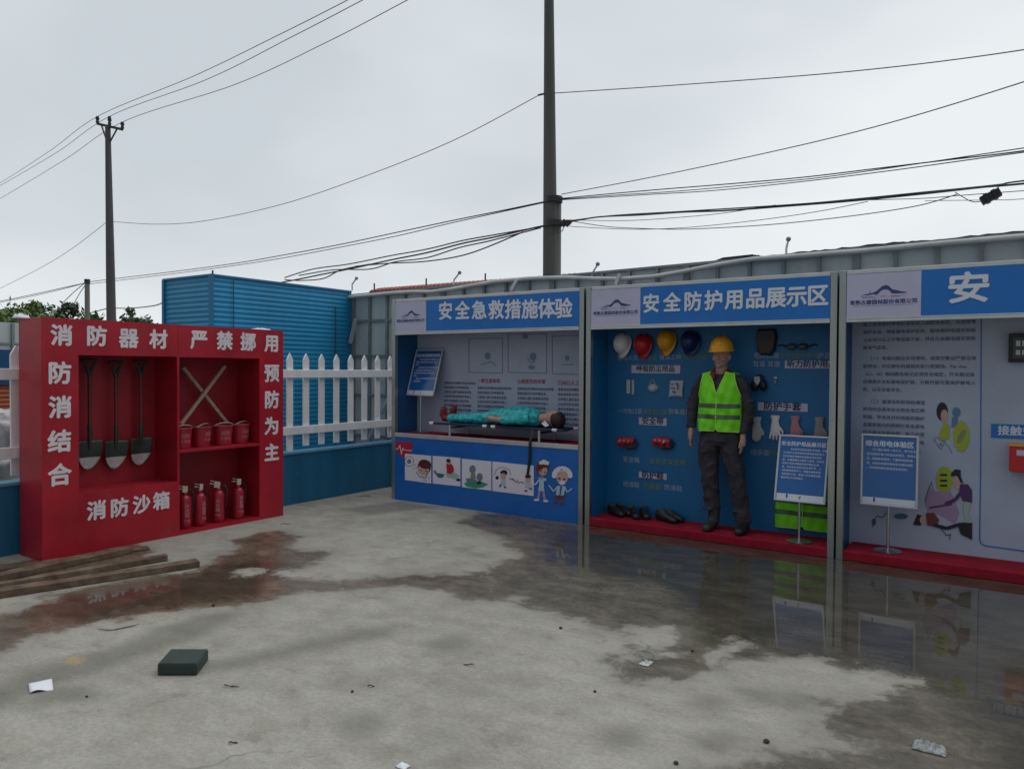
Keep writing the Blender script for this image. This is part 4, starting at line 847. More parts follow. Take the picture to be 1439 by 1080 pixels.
# extinguishers
E0 = None
for k, (lb, px, py) in enumerate((('fire extinguisher standing closest to the cabinet divider', 260, 745), ('extinguisher with a pale tag, second from the divider', 281, 740), ('third extinguisher from the divider, beside the tallest looking one', 307, 735), ('fire extinguisher at the right end with a bright pale tag', 335, 728))):
    p = atx(px, py, CX-.14); loc = (CX-.14, p.y, .0305)
    if E0 is None:
        E0 = thing('fire_extinguisher', lb, 'fire extinguisher', loc, 0, 'red fire extinguishers on the cabinet floor')
        m = MB(); m.lathe([(.050,0),(.058,.008),(.060,.03),(.060,.27),(.055,.30),(.038,.325),(.02,.335),(.018,.35)], 24); m.build('cylinder', mat('extinguisher_red', (.34,.012,.03), .25, var=.1), E0, smooth=40)
        m = MB(); m.tube([(0,0,.345),(0,0,.38)], .016, 10); m.bar((0,.02,.385), (.0,-.085,.405), .02, .012); m.bar((0,.02,.40), (.0,-.08,.435), .016, .008); m.build('valve', SILV, E0, bevel=.002)
        m = MB(); m.tube([(.0,.02,.375),(.0,.06,.38),(.02,.085,.33),(.02,.075,.22),(.03,.066,.16)], .0085, 8); m.build('hose', BLACK, E0, smooth=50)
        m = MB(); m.prism([(.026,-.045,.365),(.026,.01,.36),(.026,.015,.42),(.026,-.04,.43)], (.002,0,0)); m.build('tag', mat('cream_tag', (.55,.46,.36), .6), E0)
        m = MB()
        for tx, z_, s_ in (('灭\n火\n器', .25, .046), ('干粉', .075, .03)):
            tm = text_mesh(tx, 0., 'CENTER', 1., 1., 2); a0 = R(-12)
            for pl_ in tm.polygons:
                vv = []
                for vi in pl_.vertices:
                    c2 = tm.vertices[vi].co; an = a0+c2.x*s_/.061; vv.append((.0608*math.cos(an), .0608*math.sin(an), z_+c2.y*s_))
                m.poly(vv)
        m.build('label_print', mat('faded_label', (.50,.34,.36), .5), E0, fix=False)
    else: dup(E0, lb, loc, (0, 0, R((0, 22, -30, 8)[k])))
def crumple(nm, lb, cat, loc, sx_, sy_, sz_, mt, seed, grp=None, n=10):
    random.seed(seed); T_ = None; m = MB(); vs = []
    for j in range(n+1):
        for i in range(n+1):
            u, v = -1+2*i/n, -1+2*j/n; e = max(0, 1-max(abs(u), abs(v))**3)
            vs.append((u*sx_/2*(1+random.uniform(-.06,.06)), v*sy_/2*(1+random.uniform(-.06,.06)), .004+sz_*e*random.uniform(.25,1)))
    m.add(vs, [(j*(n+1)+i, j*(n+1)+i+1, (j+1)*(n+1)+i+1, (j+1)*(n+1)+i) for j in range(n) for i in range(n)])
    o = m.build(nm, mt, None, smooth=50); o.location = loc; md = o.modifiers.new('t', 'SOLIDIFY'); md.thickness = .003
    return tag(o, lb, cat, grp)
crumple('white_rag', 'crumpled white rag on the left top corner of the red cabinet', 'rag', (CX-.39, CY0+.02, CH), .10, .12, .05, PAPER, 1)
crumple('paper_scrap', 'small pale paper scrap on the right end of the cabinet top', 'paper scrap', (CX-.1, CY1-.22, CH), .12, .18, .02, PAPER, 2)

# ------------------------------------------------------------------ picket fence on blue plinth wall
FX = -7.305
m = MB(); m.box((FX-.10, .8, 0), (FX+.075, 8.55, .60)); m.build('plinth', BLU_WALL, None); pl = bpy.context.scene.objects['plinth']; pl.name = 'low_wall'; tag(pl, 'low dark blue sheet metal wall under the white picket fence', 'wall')
m = MB(); m.box((FX-.115, .8, .6025), (FX+.09, 8.55, .631)); m.build('coping', BLU_CAP, pl, bevel=.004)
T = thing('picket_fence', 'white plastic picket fence standing on the low blue wall', 'fence', (FX, 6.03, .632))
y0f = 5.93
for k in range(-20, 11):
    y = .249*k; m = MB(); w_ = .043
    m.prism([(-.014,y-w_,.05 if k % 9 else 0),(-.014,y+w_,.05 if k % 9 else 0),(-.014,y+w_,1.10),(-.014,y+w_*.9,1.115),(-.014,y,1.185),(-.014,y-w_*.9,1.115),(-.014,y-w_,1.10)], (.026,0,0)); m.build('picket', PVC, T, bevel=.003)
for z in (.20, .885):
    m = MB(); m.box((.0125, -5.0, z), (.05, 2.55, z+.10)); m.build('rail', PVC, T, bevel=.006)

# ------------------------------------------------------------------ blue corrugated container
T = thing('site_container', 'tall blue corrugated sheet container behind the picket fence', 'container', (-10.1, 6.13, 0))
m = MB(); rings = []; H_ = 2.86; nr = 42
for j in range(nr*4+1):
    z = H_*j/(nr*4); o = (0,.006,.006,0)[j % 4]; rings.append([(-o,-o,z),(1.1+o,-o,z),(1.1+o,2.5+o,z),(-o,2.5+o,z)])
m.loft(rings); m.build('body', BLU_CONT, T)
m = MB()
for x, y in ((1.1,0),(0,0),(1.1,2.5)): m.box((x-.03,y-.03,0), (x+.022,y+.022,H_+.01))
m.box((-.025,-.025,H_+.001), (1.125,2.525,H_+.03)); m.build('trim', mat('blue_edge_trim', (.012,.17,.34), .4), T, bevel=.003)
m = MB(); m.tube([(1.128,2.18,.2),(1.128,2.18,H_-.25)], .009, 6); m.tube([(1.128,.32,.6),(1.128,.32,H_-.02)], .007, 6); m.build('conduit', mat('green_cord', (.02,.10,.08), .5), T)
m = MB(); m.tube([(1.05,.05,H_+.03),(1.05,.05,H_+.085)], .012, 6); m.build('stub', IRON, T)

# ------------------------------------------------------------------ hoarding behind the booths
HY = 8.7; hx0, hx1 = -9.35, 9.0
ht = lambda x: 2.965+.0145*x
T = thing('site_hoarding', 'grey green steel panel hoarding behind the display booths', 'hoarding', (0, HY, 0))
m = MB(); n = 48; vs = []
for k in range(n+1):
    x = hx0+(hx1-hx0)*k/n; vs += [(x,0,0),(x,0,ht(x)),(x,.02,ht(x)),(x,.02,0)]
m.add(vs, [(4*k+a, 4*k+(a+1) % 4, 4*k+4+(a+1) % 4, 4*k+4+a) for k in range(n) for a in range(4)]+[(0,1,2,3), (4*n+3,4*n+2,4*n+1,4*n)]); m.build('sheet', HOARD, T)
k = 0; x = hx0+.38
while x < 6:
    w_ = .036 if k % 5 else .075; m = MB(); m.box((x-w_/2, -.045, 0), (x+w_/2, -.001, ht(x)-.012)); m.build('stud', HFRAME, T); x += .375; k += 1
for z in (.55, 1.2, 1.82, 2.38):
    m = MB(); m.box((hx0, -.032, z), (5.9, -.002, z+.035)); m.build('stringer', HFRAME, T)
m = MB(); m.add([(hx0,-.05,ht(hx0)),(6,-.05,ht(6)),(6,.035,ht(6)),(hx0,.035,ht(hx0)),(hx0,-.05,ht(hx0)-.03),(6,-.05,ht(6)-.03),(6,.035,ht(6)-.03),(hx0,.035,ht(hx0)-.03)], [(0,1,2,3),(7,6,5,4),(0,4,5,1),(1,5,6,2),(2,6,7,3),(3,7,4,0)]); m.build('cap_rail', HFRAME, T)
m = MB()
for (a, b_) in (((500,448),(492,482)), ((548,556),(535,581)), ((526,600),(516,620)), ((727,393),(719,408)), ((871,385),(866,400))):
    p, q = aty(*a, HY-.12), aty(*b_, HY-.12); m = MB(); m.bar((p.x, p.y-HY, p.z), (q.x, q.y-HY, q.z), .045, .045, (0,1,0)); m.build('brace', TRIM, T)
PP = [(470,419),(493,417),(554,411.5),(580,410),(607,410),(636,406),(665,401),(696,395.5),(744,391),(797,390),(834,391.5),(872,392),(919,388.6),(961,381.5),(1009,372),(1059,364),(1104,361),(1167,356),(1220,352),(1300,344),(1439,332),(1600,316)]
m = MB(); m.tube([aty(x, y, HY-.09) for x, y in PP], .028, 10); tag(m.build('water_pipe', mat('grey_white_pipe', (.55,.55,.54), .45), None, smooth=60), 'long pale pipe sagging along the top of the grey hoarding', 'pipe')
# netting along the top right
random.seed(5); m = MB(); ps = [aty(x, y, HY+.06) for x, y in ((1000,371),(1059,360),(1075,361),(1130,355),(1180,350),(1260,342),(1300,340),(1360,333),(1439,326),(1560,316))]
vs = []; K = 60
for k in range(K+1):
    f = k/K*(len(ps)-1); i = min(int(f), len(ps)-2); p = ps[i].lerp(ps[i+1], f-i); h = random.uniform(.004, .018); vs += [p+Vector((0,-.03,-.05)), p+Vector((0,-.02,h)), p+Vector((0,.1,h*.7)), p+Vector((0,.12,-.05))]
m.add(vs, [(4*k+a, 4*k+(a+1) % 4, 4*k+4+(a+1) % 4, 4*k+4+a) for k in range(K) for a in range(4)]); tag(m.build('shade_net', mat('black_net', (.03,.034,.034), .9), None, smooth=50), 'ragged black netting draped along the top of the hoarding', 'netting')
p, q = aty(955, 376, HY+.02), aty(1058, 362, HY+.02); m = MB(); m.prism([p+Vector((0,0,-.06)), q+Vector((0,0,-.06)), q+Vector((0,0,.04)), q+Vector((-.35,0,.03)), p+Vector((.2,0,-.02))], (0,.10,0)); tag(m.build('dark_board', BLACK, None), 'dark wedge of board lying on the hoarding top rail', 'board')
for lb, a, b_, c2 in (('slanted spike bracket at the left end of the hoarding', (495,408),(495,399),(501,391)), ('slanted spike bracket above the leftmost booth', (637,404),(638,393),(646,383)), ('slanted spike bracket just right of the big pole', (831,391),(834,381),(840,371)), ('slanted spike bracket above the middle booth', (1105,361),(1105,349),(1108,336))):
    p, q, r_ = aty(*a, HY-.03), aty(*b_, HY-.03), aty(*c2, HY-.03); T = thing('spike_bracket', lb, 'bracket', p, 0, 'slanted spike brackets on the hoarding top')
    m = MB(); m.tube([(0,0,0), q-p, r_-p], .013, 7); m.build('arm', TRIM, T); m = MB(); e = r_-p; m.ell(e, .028, .028, .028, 10, 6); m.build('head', HFRAME, T)
# red roofed shed behind the hoarding
Ya = 14.0; A = aty(519, 407.5, Ya); Bp = aty(800, 386.5, Ya); zt = A.z
T = thing('red_roof_shed', 'low shed with a long red tiled roof behind the hoarding', 'shed', (A.x, Ya, 0))
L_ = Bp.x-A.x; sl_ = (Bp.z-A.z)/L_
m = MB(); m.box((.1, .3, 0), (L_, 4.0, A.z-.12)); m.build('wall', mat('pale_shed_wall', (.3,.28,.27), .8), T)
m = MB(); nn = 90; vs = []
for k in range(nn+1):
    x = L_*k/nn; o = .03*(k % 2); z = A.z+sl_*x; vs += [(x,0,z-.10+o),(x,0,z-.03+o),(x,.35,z+.06+o),(x,2.2,z+.10+o),(x,2.2,z-.1)]
m.add(vs, [(5*k+a, 5*k+(a+1) % 5, 5*k+5+(a+1) % 5, 5*k+5+a) for k in range(nn) for a in range(5)]); m.build('roof', mat('red_tile', (.34,.075,.065), .7, var=.45, scale=5), T)
for px, py in ((526,398),(599,391),(682,384)):
    p = aty(px, py, Ya+.2)-Vector((A.x, Ya, 0)); m = MB(); m.tube([(p.x,p.y,p.z-.45),(p.x,p.y,p.z)], .02, 6); m.build('rod', IRON, T)

# ------------------------------------------------------------------ poles
b0 = far(775.5, 470, 15); b0.z = 0
T = thing('utility_pole', 'tall concrete pole behind the booths reaching out of the photo', 'utility pole', b0)
tp = far(771.5, 0, 15)-b0
m = MB(); m.tube([(0,0,0), (tp.x*.35,tp.y*.35,3.2), (tp.x,tp.y,tp.z), (tp.x*1.25,tp.y*1.25,tp.z*1.25)], [.165,.150,.095,.08], 20); m.build('shaft', mat('weathered_concrete', (.10,.098,.098), .8, var=.25, scale=2, streak=True), T, smooth=50)
q0 = far(781.5, 282, 15.12)-b0
m = MB(); m.tube([(q0.x,q0.y,0), (q0.x,q0.y,q0.z+.0)], [.115,.105], 16); m.build('stub_post', CONC, T, smooth=50)
for py in (281, 314):
    p = far(776, py, 15)-b0; m = MB(); m.lathe([(.175,-.06),(.18,-.055),(.18,.055),(.175,.06)], 20, (p.x+.03, p.y, p.z)); m.build('clamp', IRON, T)
p = far(788, 314, 14.85)-b0; m = MB(); random.seed(2)
for k in range(9): m.bar((p.x-.06+.04*k*.7, p.y+random.uniform(-.05,.05), p.z+random.uniform(-.07,.03)), (p.x+.0+.04*k*.7, p.y+random.uniform(-.05,.05), p.z+random.uniform(-.03,.07)), .05, .06)
m.tube([(p.x-.05,p.y-.1,p.z-.05),(p.x+.0,p.y-.1,p.z-.2),(p.x+.1,p.y-.1,p.z-.17),(p.x+.14,p.y-.1,p.z-.05)], .008, 6); m.tube([(p.x+.02,p.y-.1,p.z-.05),(p.x+.05,p.y-.1,p.z-.16),(p.x+.12,p.y-.1,p.z-.14),(p.x+.1,p.y-.1,p.z)], .007, 6); m.build('cable_joint', WIRE, T)
p = far(760, 133, 15)-b0; m = MB(); m.tube([p+Vector((-.06,0,0)), p+Vector((.12,0,0))], .02, 8); m.build('insulator', IRON, T)
DL = 26; b1 = far(158.5, 470, DL); b1.z = 0
T = thing('utility_pole', 'slender concrete pole with a crossarm behind the red cabinet', 'utility pole', b1); tp = far(151.5, 176, DL)-b1
m = MB(); m.tube([(0,0,0), (tp.x*.5,tp.y*.5,tp.z*.5), tp], [.155,.125,.075], 16); m.build('shaft', CONCD, T, smooth=50)
ca, cb = far(137, 174, DL+.3)-b1, far(172, 182, DL-.4)-b1; cm = far(152, 177, DL)-b1
m = MB(); m.bar(ca, cb, .07, .07); m.build('crossarm', IRON, T)
ends = []
for p0, hgt in ((ca, .22), (cm+Vector((.08,0,.0)), .27), (cb, .22)):
    m = MB(); m.lathe([(.03,0),(.055,.06),(.035,.10),(.06,.15),(.04,hgt)], 10, p0); m.build('insulator', IRON, T, smooth=50); ends.append(p0+b1+Vector((0,0,hgt)))
for s, e in ((ca, .35), (cb, .35)):
    m = MB(); m.bar(s.lerp(cm, e), cm+Vector((0,0,-.58)), .035, .03); m.build('arm_brace', IRON, T)
b2 = far(123, 470, 32); b2.z = 0; T = thing('utility_pole', 'short plain wooden pole left of the slender pole', 'utility pole', b2); tp = far(122.5, 393, 32)-b2
m = MB(); m.tube([(0,0,0), tp], [.10,.085], 12); m.build('shaft', CONC, T, smooth=50)
m = MB(); m.tube([tp+Vector((0,0,-.15)), tp+Vector((0,0,.02))], .1, 10); m.build('top_cap', IRON, T)

# ------------------------------------------------------------------ wires
def cat(pts, n=10):
    out_ = []
    for i in range(len(pts)-1):
        p0, p1, p2, p3 = pts[max(i-1,0)], pts[i], pts[i+1], pts[min(i+2,len(pts)-1)]
        for k in range(n):
            t_ = k/n; out_.append(.5*((2*p1)+(p2-p0)*t_+(2*p0-5*p1+4*p2-p3)*t_*t_+(3*p1-p0-3*p2+p3)*t_**3))
    return out_+[pts[-1]]
def wire(lb, pts, r, mt=WIRE, nm='power_line', grp='overhead wires', cat_='wire', extra=None):
    P_ = [far(*p) if len(p) == 3 and not isinstance(p, Vector) else p for p in pts]; m = MB(); m.tube(cat(P_), r, 6)
    for ex in extra or []: m.tube(cat([far(*p) for p in ex]), r*.8, 6)
    return tag(m.build(nm, mt, None, smooth=80), lb, cat_, grp)
e0, e1, e2 = ends
wire('topmost bare wire from the crossarm left end up across the sky', [(-60,290,46),(0,257,40),(70,212,32),e0,(270,108,21),(390,50,17),(487,1,14.5),(640,-80,11.5)], .0085, WIREG)
wire('middle bare wire from the pole top up across the sky', [(-60,294,46),(0,261,40),(80,214,32),e1,(290,112,21),(410,52,17),(510,0,14.5),(660,-80,11.5)], .0085, WIREG)
wire('lowest bare wire from the crossarm right end up across the sky', [(-60,312,46),(0,279,40),(90,225,31),e2,(330,119,20.5),(460,59,17),(573,0,14.5),(740,-88,11.5)], .0085, WIREG)
wire('single thin wire sagging from the slender pole to the big pole', [(155,311,26),(220,315,24),(290,310,22),(400,286,19.5),(520,245,17.5),(640,196,16),(757,134,15)], .008, WIREG)
wire('thin wire from high on the big pole out to the right', [(779,131,15),(960,119,14.2),(1200,100,13.2),(1439,70,12.4),(1700,20,11.5)], .0085, WIREG)
wire('faint wire going down left from the slender pole', [(151,311,26),(100,350,30),(50,380,35),(-30,420,42)], .008, WIREG)
wire('thin wire rising right from the pole clamp', [(789,273,15),(960,240,14),(1200,186,12.8),(1439,115,11.8),(1650,40,11)], .0085, WIREG)
wire('upper cable bundle running left from the big pole clamp', [(772,282,14.85),(700,297,15.6),(640,309,16.5),(560,326,18),(480,343,20),(400,358,22),(330,370,24.5),(240,382,28),(165,391,31),(125,396,32)], .012, WIRE, 'cable_bundle', extra=[[(772,283,14.85),(640,312,16.4),(560,331,18),(480,347,20),(400,362,22),(330,373,24.5),(240,385,28),(125,399,32)]])
wire('cable sagging left from the short pole over the trees', [(122,397,32),(90,404,33),(40,415,36),(0,423,38),(-60,432,42)], .014, WIREG, 'cable_bundle', extra=[[(122,397,32),(80,408,33),(30,419,36),(-60,436,42)]])
wire('stay wire from the short pole into the trees on the left', [(120,397,32),(103,411,32.5),(86,428,33)], .014, WIREG, 'stay_wire'); wire('steeper stay wire beside the short pole', [(121,399,32),(112,412,32.3),(102,430,32.6)], .014, WIREG, 'stay_wire')
wire('thick lower cable bundle running left from the big pole joint', [(785,315,14.8),(760,318,14.9),(700,332,15.3),(650,342,15.8),(600,355,16.5),(550,365,17.2),(500,376,18),(450,386,18.8),(405,395,19.5),(330,408,22),(260,417,25),(228,424,27)], .017, WIRE, 'cable_bundle', extra=[[(770,317,14.85),(700,329,15.3),(650,338,15.8),(600,350,16.5),(550,359,17.2),(490,371,18),(440,378,18.8),(400,390,19.5)], [(760,320,14.9),(690,338,15.3),(645,348,15.8),(600,362,16.5),(555,368,17.2),(520,378,17.8),(470,379,18.5),(420,387,19.2)], [(735,326,15),(660,356,15.7),(600,367,16.5),(545,370,17.2),(500,374,18)], [(520,371,17.8),(480,379,18.4),(455,391,18.8),(425,394,19.2),(400,393,19.5)]])
wire('cable hanging between the container corner and the short pole', [(236,421,24),(222,428,25),(205,431,26),(180,433,28),(155,433,30),(140,436,31),(126,440,32)], .017, WIRE, 'cable_bundle')
wire('upper cable bundle running right from the pole clamp', [(787,279,14.85),(850,273,14.5),(930,266,14),(1030,258,13.5),(1130,249,13),(1230,237,12.6),(1330,225,12.2),(1439,212,11.8),(1700,175,11)], .0095, WIRE, 'cable_bundle', extra=[[(787,280,14.85),(870,274,14.5),(960,268,14),(1080,257,13.4),(1180,246,12.9),(1439,208,11.8),(1700,170,11)], [(787,281,14.85),(900,274,14.3),(1000,268,13.8),(1120,256,13.1),(1250,240,12.5),(1439,214,11.8),(1700,180,11)]])
wire('thick lower cable bundle running right from the pole joint', [(795,313,14.85),(840,305,14.6),(900,302,14.2),(960,298,13.9),(1018,296,13.6),(1100,290,13.2),(1200,282,12.8),(1300,272,12.3),(1380,263,12),(1439,258,11.8),(1700,232,11)], .0145, WIRE, 'cable_bundle', extra=[[(795,311,14.85),(860,303,14.5),(960,297,13.9),(1120,287,13.1),(1210,279,12.7),(1300,270,12.3),(1400,260,12),(1439,254,11.8),(1700,226,11)]])
wire('slack thin wire sagging lowest to the right of the big pole', [(800,310,14.8),(850,318,14.5),(900,321,14.2),(960,322,13.9),(1030,319,13.6),(1100,314,13.2),(1200,303,12.8),(1290,289,12.4),(1345,273,12.2)], .0075, WIREG)
wire('slack thin wire crossing under the thick right bundle', [(800,318,14.8),(880,322,14.3),(960,320,13.9),(1060,310,13.4),(1150,297,13),(1220,283,12.7)], .006, WIREG)
wire('thin wire just under the thick right bundle', [(800,309,14.8),(880,310,14.3),(960,305,13.9),(1020,299,13.6),(1090,288,13.3)], .006, WIREG)
wire('pair of faint wires crossing below the cable closure', [(1180,282,12.9),(1290,279,12.4),(1345,275,12.2),(1439,268,11.9),(1700,250,11)], .006, WIREG, extra=[[(1300,282,12.3),(1395,281,12),(1439,279.5,11.9),(1700,262,11)]])
p, q = far(1379, 283, 11.9), far(1406, 269, 11.9)
T = thing('cable_closure', 'black ribbed cable closure hanging from the right cable bundle', 'cable closure', p); d = q-p
m = MB()
for k in range(5): m.bar(d*(.2*k-.02), d*(.2*k+.2), .12+.02*(k % 2), .11+.02*(k % 2))
m.build('case', BLACK, T, bevel=.01); m = MB(); m.tube([d*0, far(1370,284,11.9)-p, far(1362,282,11.9)-p, far(1350,275,12)-p, far(1342,270,12.1)-p], .006, 6); m.build('lead', WIRE, T, smooth=60)
m = MB(); m.tube([d*.8, d*.8+Vector((.02,0,.10))], .008, 6); m.build('hook', IRON, T)

# ------------------------------------------------------------------ timber, block, litter
def plank(lb, a, b_, w_, h_, z=0., over=0.):
    p, q = atz(*a), atz(*b_); d = (q-p).normalized(); p = p-d*over; m = MB(); random.seed(lb); sd = Vector((-d.y, d.x, 0)); rings = []; n = 14
    for k in range(n+1):
        c = p.lerp(q, k/n); j = [random.uniform(-.004, .004) for _ in range(4)]
        rings.append([c+Vector((0,0,z+.002)), c+sd*(w_+j[0])+Vector((0,0,z+.002)), c+sd*(w_+j[1])+Vector((0,0,z+h_+j[2])), c+Vector((0,0,z+h_+j[3]))])
    m.loft(rings); return tag(m.build('timber_plank', WOOD, None, bevel=.004), lb, 'plank', 'old timber planks lying by the red cabinet')
plank('old timber plank nearest the camera, longest to the right', (0,841), (281,797), .105, .055, over=.9)
plank('narrow timber plank in the middle of the heap', (0,829), (236,788), .07, .05, over=.9); plank('timber plank at the back against the red cabinet', (0,818), (187,777), .13, .052, over=.9)
plank('thin wet board lying flat behind the other planks', (20,800), (211,772), .10, .02, over=.6)
c = (atz(221,949)+atz(277,949)+atz(291,930))/3; p, q = atz(221,949), atz(277,949); d = (q-p).normalized(); sd = Vector((-d.y, d.x, 0)); wl_ = (q-p).length
T = thing('green_block', 'dark green rectangular block lying on the dry concrete', 'block', p); dr = atz(291,930)-q; dr = dr.normalized()*.215
m = MB(); P_ = [Vector(), d*wl_, d*wl_+dr, dr]; m.prism([v+Vector((0,0,.003)) for v in P_], (0,0,.058)); m.build('body', GREENB, T, bevel=.006)
m = MB(); P3 = [v*1.0+Vector((0,0,.0615)) for v in P_]; ce = sum(P3, Vector())/4; m.prism([ce+(v-ce)*.96 for v in P3], (0,0,.004)); m.build('lid', GREENB, T, bevel=.0018)
m = MB(); pts = [atz(*v, .006) for v in ((40,960),(73,953),(75,967),(42,973))]; g = []
for j in range(7):
    for i in range(7):
        a = pts[0].lerp(pts[1], i/6); b_ = pts[3].lerp(pts[2], i/6); v = a.lerp(b_, j/6); g.append(v+Vector((0,0,.008*math.sin(i*.9)*(j/6))))
m.add(g, [(j*7+i, j*7+i+1, j*7+i+8, j*7+i+7) for j in range(6) for i in range(6)]); o = m.build('paper_sheet', PAPER, None, smooth=60); md = o.modifiers.new('t', 'SOLIDIFY'); md.thickness = .0015; tag(o, 'white paper sheet lying on the concrete near the left edge', 'paper')
crumple('paper_scrap', 'white paper scrap cut by the bottom edge of the photo', 'paper scrap', atz(566,1077), .05, .04, .012, PAPER, 4)
BAG = mat('clear_plastic_bag', (.40,.42,.42), .25, var=.3, scale=30, spec=.7)
crumple('plastic_bag', 'crumpled clear plastic bag on the wet concrete', 'plastic bag', atz(1306,1053), .13, .08, .035, BAG, 9, n=16)
crumple('foil_scrap', 'silver foil scrap on the damp edge of the dry concrete', 'foil scrap', atz(908,932), .06, .08, .012, SILV, 11)
def twig(lb, px, py, L, a, r=.0036, nm='twig'):
    L *= .8; p = atz(px, py, r); random.seed(lb); m = MB(); ca_, sa = math.cos(a), math.sin(a)
    m.tube([p+Vector((ca_*L*(t_-.5), sa*L*(t_-.5), 0))+Vector((random.uniform(-.13,.13)*L, random.uniform(-.13,.13)*L, random.uniform(0,.008))) for t_ in (0,.2,.45,.7,1)], [r*.5,r,r*.7,r*1.1,r*.4], 5)
    if L > .06: m.tube([p, p+Vector((random.uniform(-.3,.3)*L, random.uniform(-.3,.3)*L, .008))], [r*.6, r*.3], 5)
    tag(m.build(nm, BARK if nm == 'twig' else IRON, None), lb, 'twig' if nm == 'twig' else 'debris', 'small litter on the concrete')
for a in (('short dark twig to the right of the green block',324,964,.09,.5), ('long thin twig by the edge of the brown puddle',165,882,.28,1.0), ('twig lying at the foot of the blue plinth wall',512,697,.26,.9), ('small dark scrap of wood right of the dry patch centre',522,964,.05,.9), ('dark wood chip on the dry concrete in the middle',659,934,.07,.3), ('thin black wire scrap on the foil by the wet edge',906,930,.09,2.4,.004), ('small twig at the right corner foot of the cabinet',402,736,.12,.8), ('little dark twig above the bottom edge of the photo',328,1043,.05,.6), ('twig bit by the wet patch below the planks',216,833,.10,.4)): twig(*a)
def pebble(lb, px, py, r):
    p = atz(px, py); m = MB(); random.seed(lb); r *= .7; m.ell((0,0,r*.6), r, r*.85, r*.65, 9, 6); m.v = [(x*(1+random.uniform(-.15,.15)), y*(1+random.uniform(-.15,.15)), max(0, z)) for x, y, z in m.v]; o = m.build('stone_chip', mat('dark_stone', (.035,.034,.032), .8), None); o.location = p; tag(o, lb, 'stone', 'small litter on the concrete')
for a in (('dark stone chip near the bottom wet patch',1077,1043,.02), ('dark stone chip in the damp patch below the mannequin',788,883,.016), ('small stone chip left of the big wet patch',973,915,.014), ('tiny dark stone on the dry concrete under the paper',122,979,.011), ('dark chip among the brown wet stain',300,851,.018), ('tiny stone left of the foil scrap',836,972,.012), ('flat dark chip near the bottom centre',950,1073,.016), ('dark stone in the middle of the dry concrete',495,972,.012)): pebble(*a)

# ------------------------------------------------------------------ left background: bags, container, far hoarding, trees
def bag(lb, px, py, d, rx, rz_, seed):
    p = atx(px, py, -8.4-d); random.seed(seed); m = MB()
    for k in range(7): m.ell((random.uniform(-.3,.3)*rx, random.uniform(-.6,.6)*rx, rz_*random.uniform(.5,.9)), rx*.6, rx*random.uniform(.5,.7), rz_*random.uniform(.4,.7), 12, 8)
    T_ = blend(m, .035, .3, 'white_sack', mat('white_sack_weave', (.56,.55,.57), .5, var=.45, scale=7, bump=.9, bscale=14), None, 6, .06, (7,7,7)); T_.location = (p.x, p.y, max(p.z-rz_*.6, 0)); tag(T_, lb, 'sack', 'white sacks heaped behind the left fence')
bag('bright white sack on top of the heap behind the left fence', 6, 618, 0, .36, .42, 1); bag('greyish sack low in the heap behind the left fence', 4, 655, .0, .42, .42, 2); bag('sack at the back of the heap beside the cabinet side', 24, 640, .3, .4, .5, 3)
YA = -11.0; a, b_ = atx(0, 541, YA), atx(0, 491, YA); zc, ztop = a.z, b_.z
T = thing('orange_container', 'orange and blue site container behind the left fence', 'container', (YA-2.4, 2.0, 0))
m = MB(); rings = []
for j in range(49):
    z = zc*j/48; o = .012*(j % 2); rings.append([(-o,-o,z),(2.4+o,-o,z),(2.4+o,3.2+o,z),(-o,3.2+o,z)])
m.loft(rings); m.build('body', mat('orange_sheet', (.36,.075,.02), .5, var=.15), T)
m = MB(); m.box((-.03,-.03,zc+.002), (2.43,3.23,ztop)); m.build('top_band', mat('deep_blue_sheet', (.01,.07,.21), .5), T)
FXh = -17.0; zt2 = atx(12, 453, FXh).z
T = thing('far_hoarding', 'distant pale green steel hoarding left of the red cabinet', 'hoarding', (FXh, -2, 0))
m = MB(); m.box((-.02,0,0), (0,12,zt2)); m.build('sheet', HOARD, T)
for k in range(16):
    m = MB(); m.box((.001, .75*k, 0), (.05, .75*k+.05, zt2-.01)); m.build('stud', HFRAME, T)
for z in (zt2-.45, zt2-1.1):
    m = MB(); m.box((.001, 0, z), (.03, 12, z+.04)); m.build('stringer', HFRAME, T)
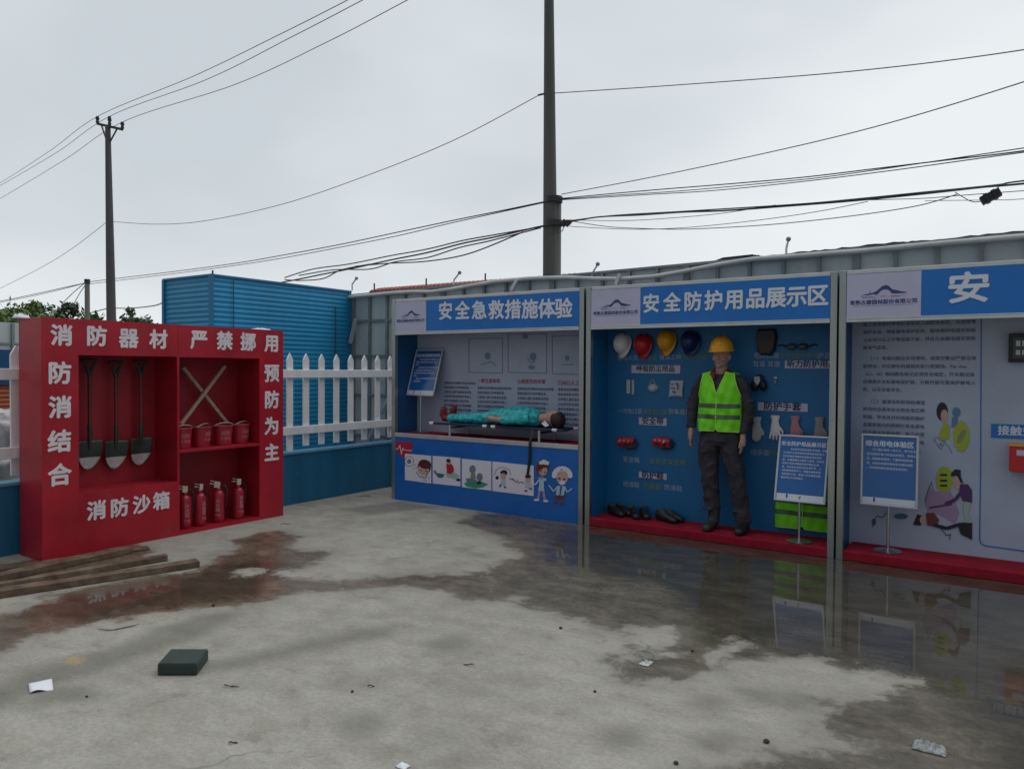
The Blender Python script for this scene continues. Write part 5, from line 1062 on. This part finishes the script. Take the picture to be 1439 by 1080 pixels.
def tree(lb, px, pytop, d, cw, chh, m1, seed, nleaf=2600):
    g = far(px, 470, d); g.z = 0; tz = far(px, pytop, d).z; random.seed(seed); T_ = thing('tree', lb, 'tree', g, 0, 'leafy trees beyond the left fence')
    m = MB(); m.tube([(0,0,0), (.1,0,tz*.4), (.05,.1,tz*.75)], [.16,.12,.06], 8); limbs = []
    for k in range(6):
        a = random.uniform(0, 2*PI); z0 = tz*random.uniform(.35,.6); e = Vector((math.cos(a)*cw*.6, math.sin(a)*cw*.6, tz*random.uniform(.6,.9))); m.tube([(.08,.03,z0), Vector((.08,.03,z0)).lerp(e,.5)+Vector((0,0,.1)), e], [.06,.04,.015], 6); limbs.append(e)
    m.build('trunk', BARK, T_); m = MB(); cl = []
    for k in range(26):
        a = random.uniform(0, 2*PI); rr = math.sqrt(random.random()); zz = random.uniform(-1, 1); cl.append((Vector((math.cos(a)*rr*cw, math.sin(a)*rr*cw, tz-chh+chh*zz*math.sqrt(max(.1,1-rr*rr*.9)))), random.uniform(.22,.5)*cw*.6))
    for k in range(nleaf):
        c0, s_ = random.choice(cl); v = Vector((random.gauss(0,1), random.gauss(0,1), random.gauss(0,.8)))*s_*.5; p_ = c0+v; L2 = random.uniform(.05,.12)*1.5
        n_ = Vector((random.gauss(0,1), random.gauss(0,1), random.gauss(0,1)+.6)).normalized(); t1 = n_.orthogonal().normalized(); t2 = n_.cross(t1); a = random.uniform(0, 6.28); t1, t2 = t1*math.cos(a)+t2*math.sin(a), t2*math.cos(a)-t1*math.sin(a)
        m.add([p_-t1*L2, p_+t2*L2*.45, p_+t1*L2, p_-t2*L2*.45], [(0,1,2,3)])
    m.build('crown', m1, T_, fix=False)
tree('light green leafy tree at the far left edge', 8, 431, 40, 2.4, 1.6, LEAF, 1, 4200); tree('mid green tree above the left end of the cabinet', 45, 428, 42, 1.9, 1.5, LEAF, 2, 3600); tree('dark tree with the highest top left of the short pole', 76, 424, 44, 1.5, 1.5, LEAF2, 3, 3400); tree('dark tree just left of the short pole', 104, 429, 44, 1.6, 1.5, LEAF2, 4, 3400)
tree('sparse dark tree right of the slender pole', 176, 436, 46, 1.2, 1.1, LEAF2, 5, 1700); tree('low small tree between the poles', 146, 444, 48, .9, .7, LEAF2, 6, 500); tree('tiny tree top beside the blue container', 208, 449, 52, .8, .6, LEAF2, 7, 500)
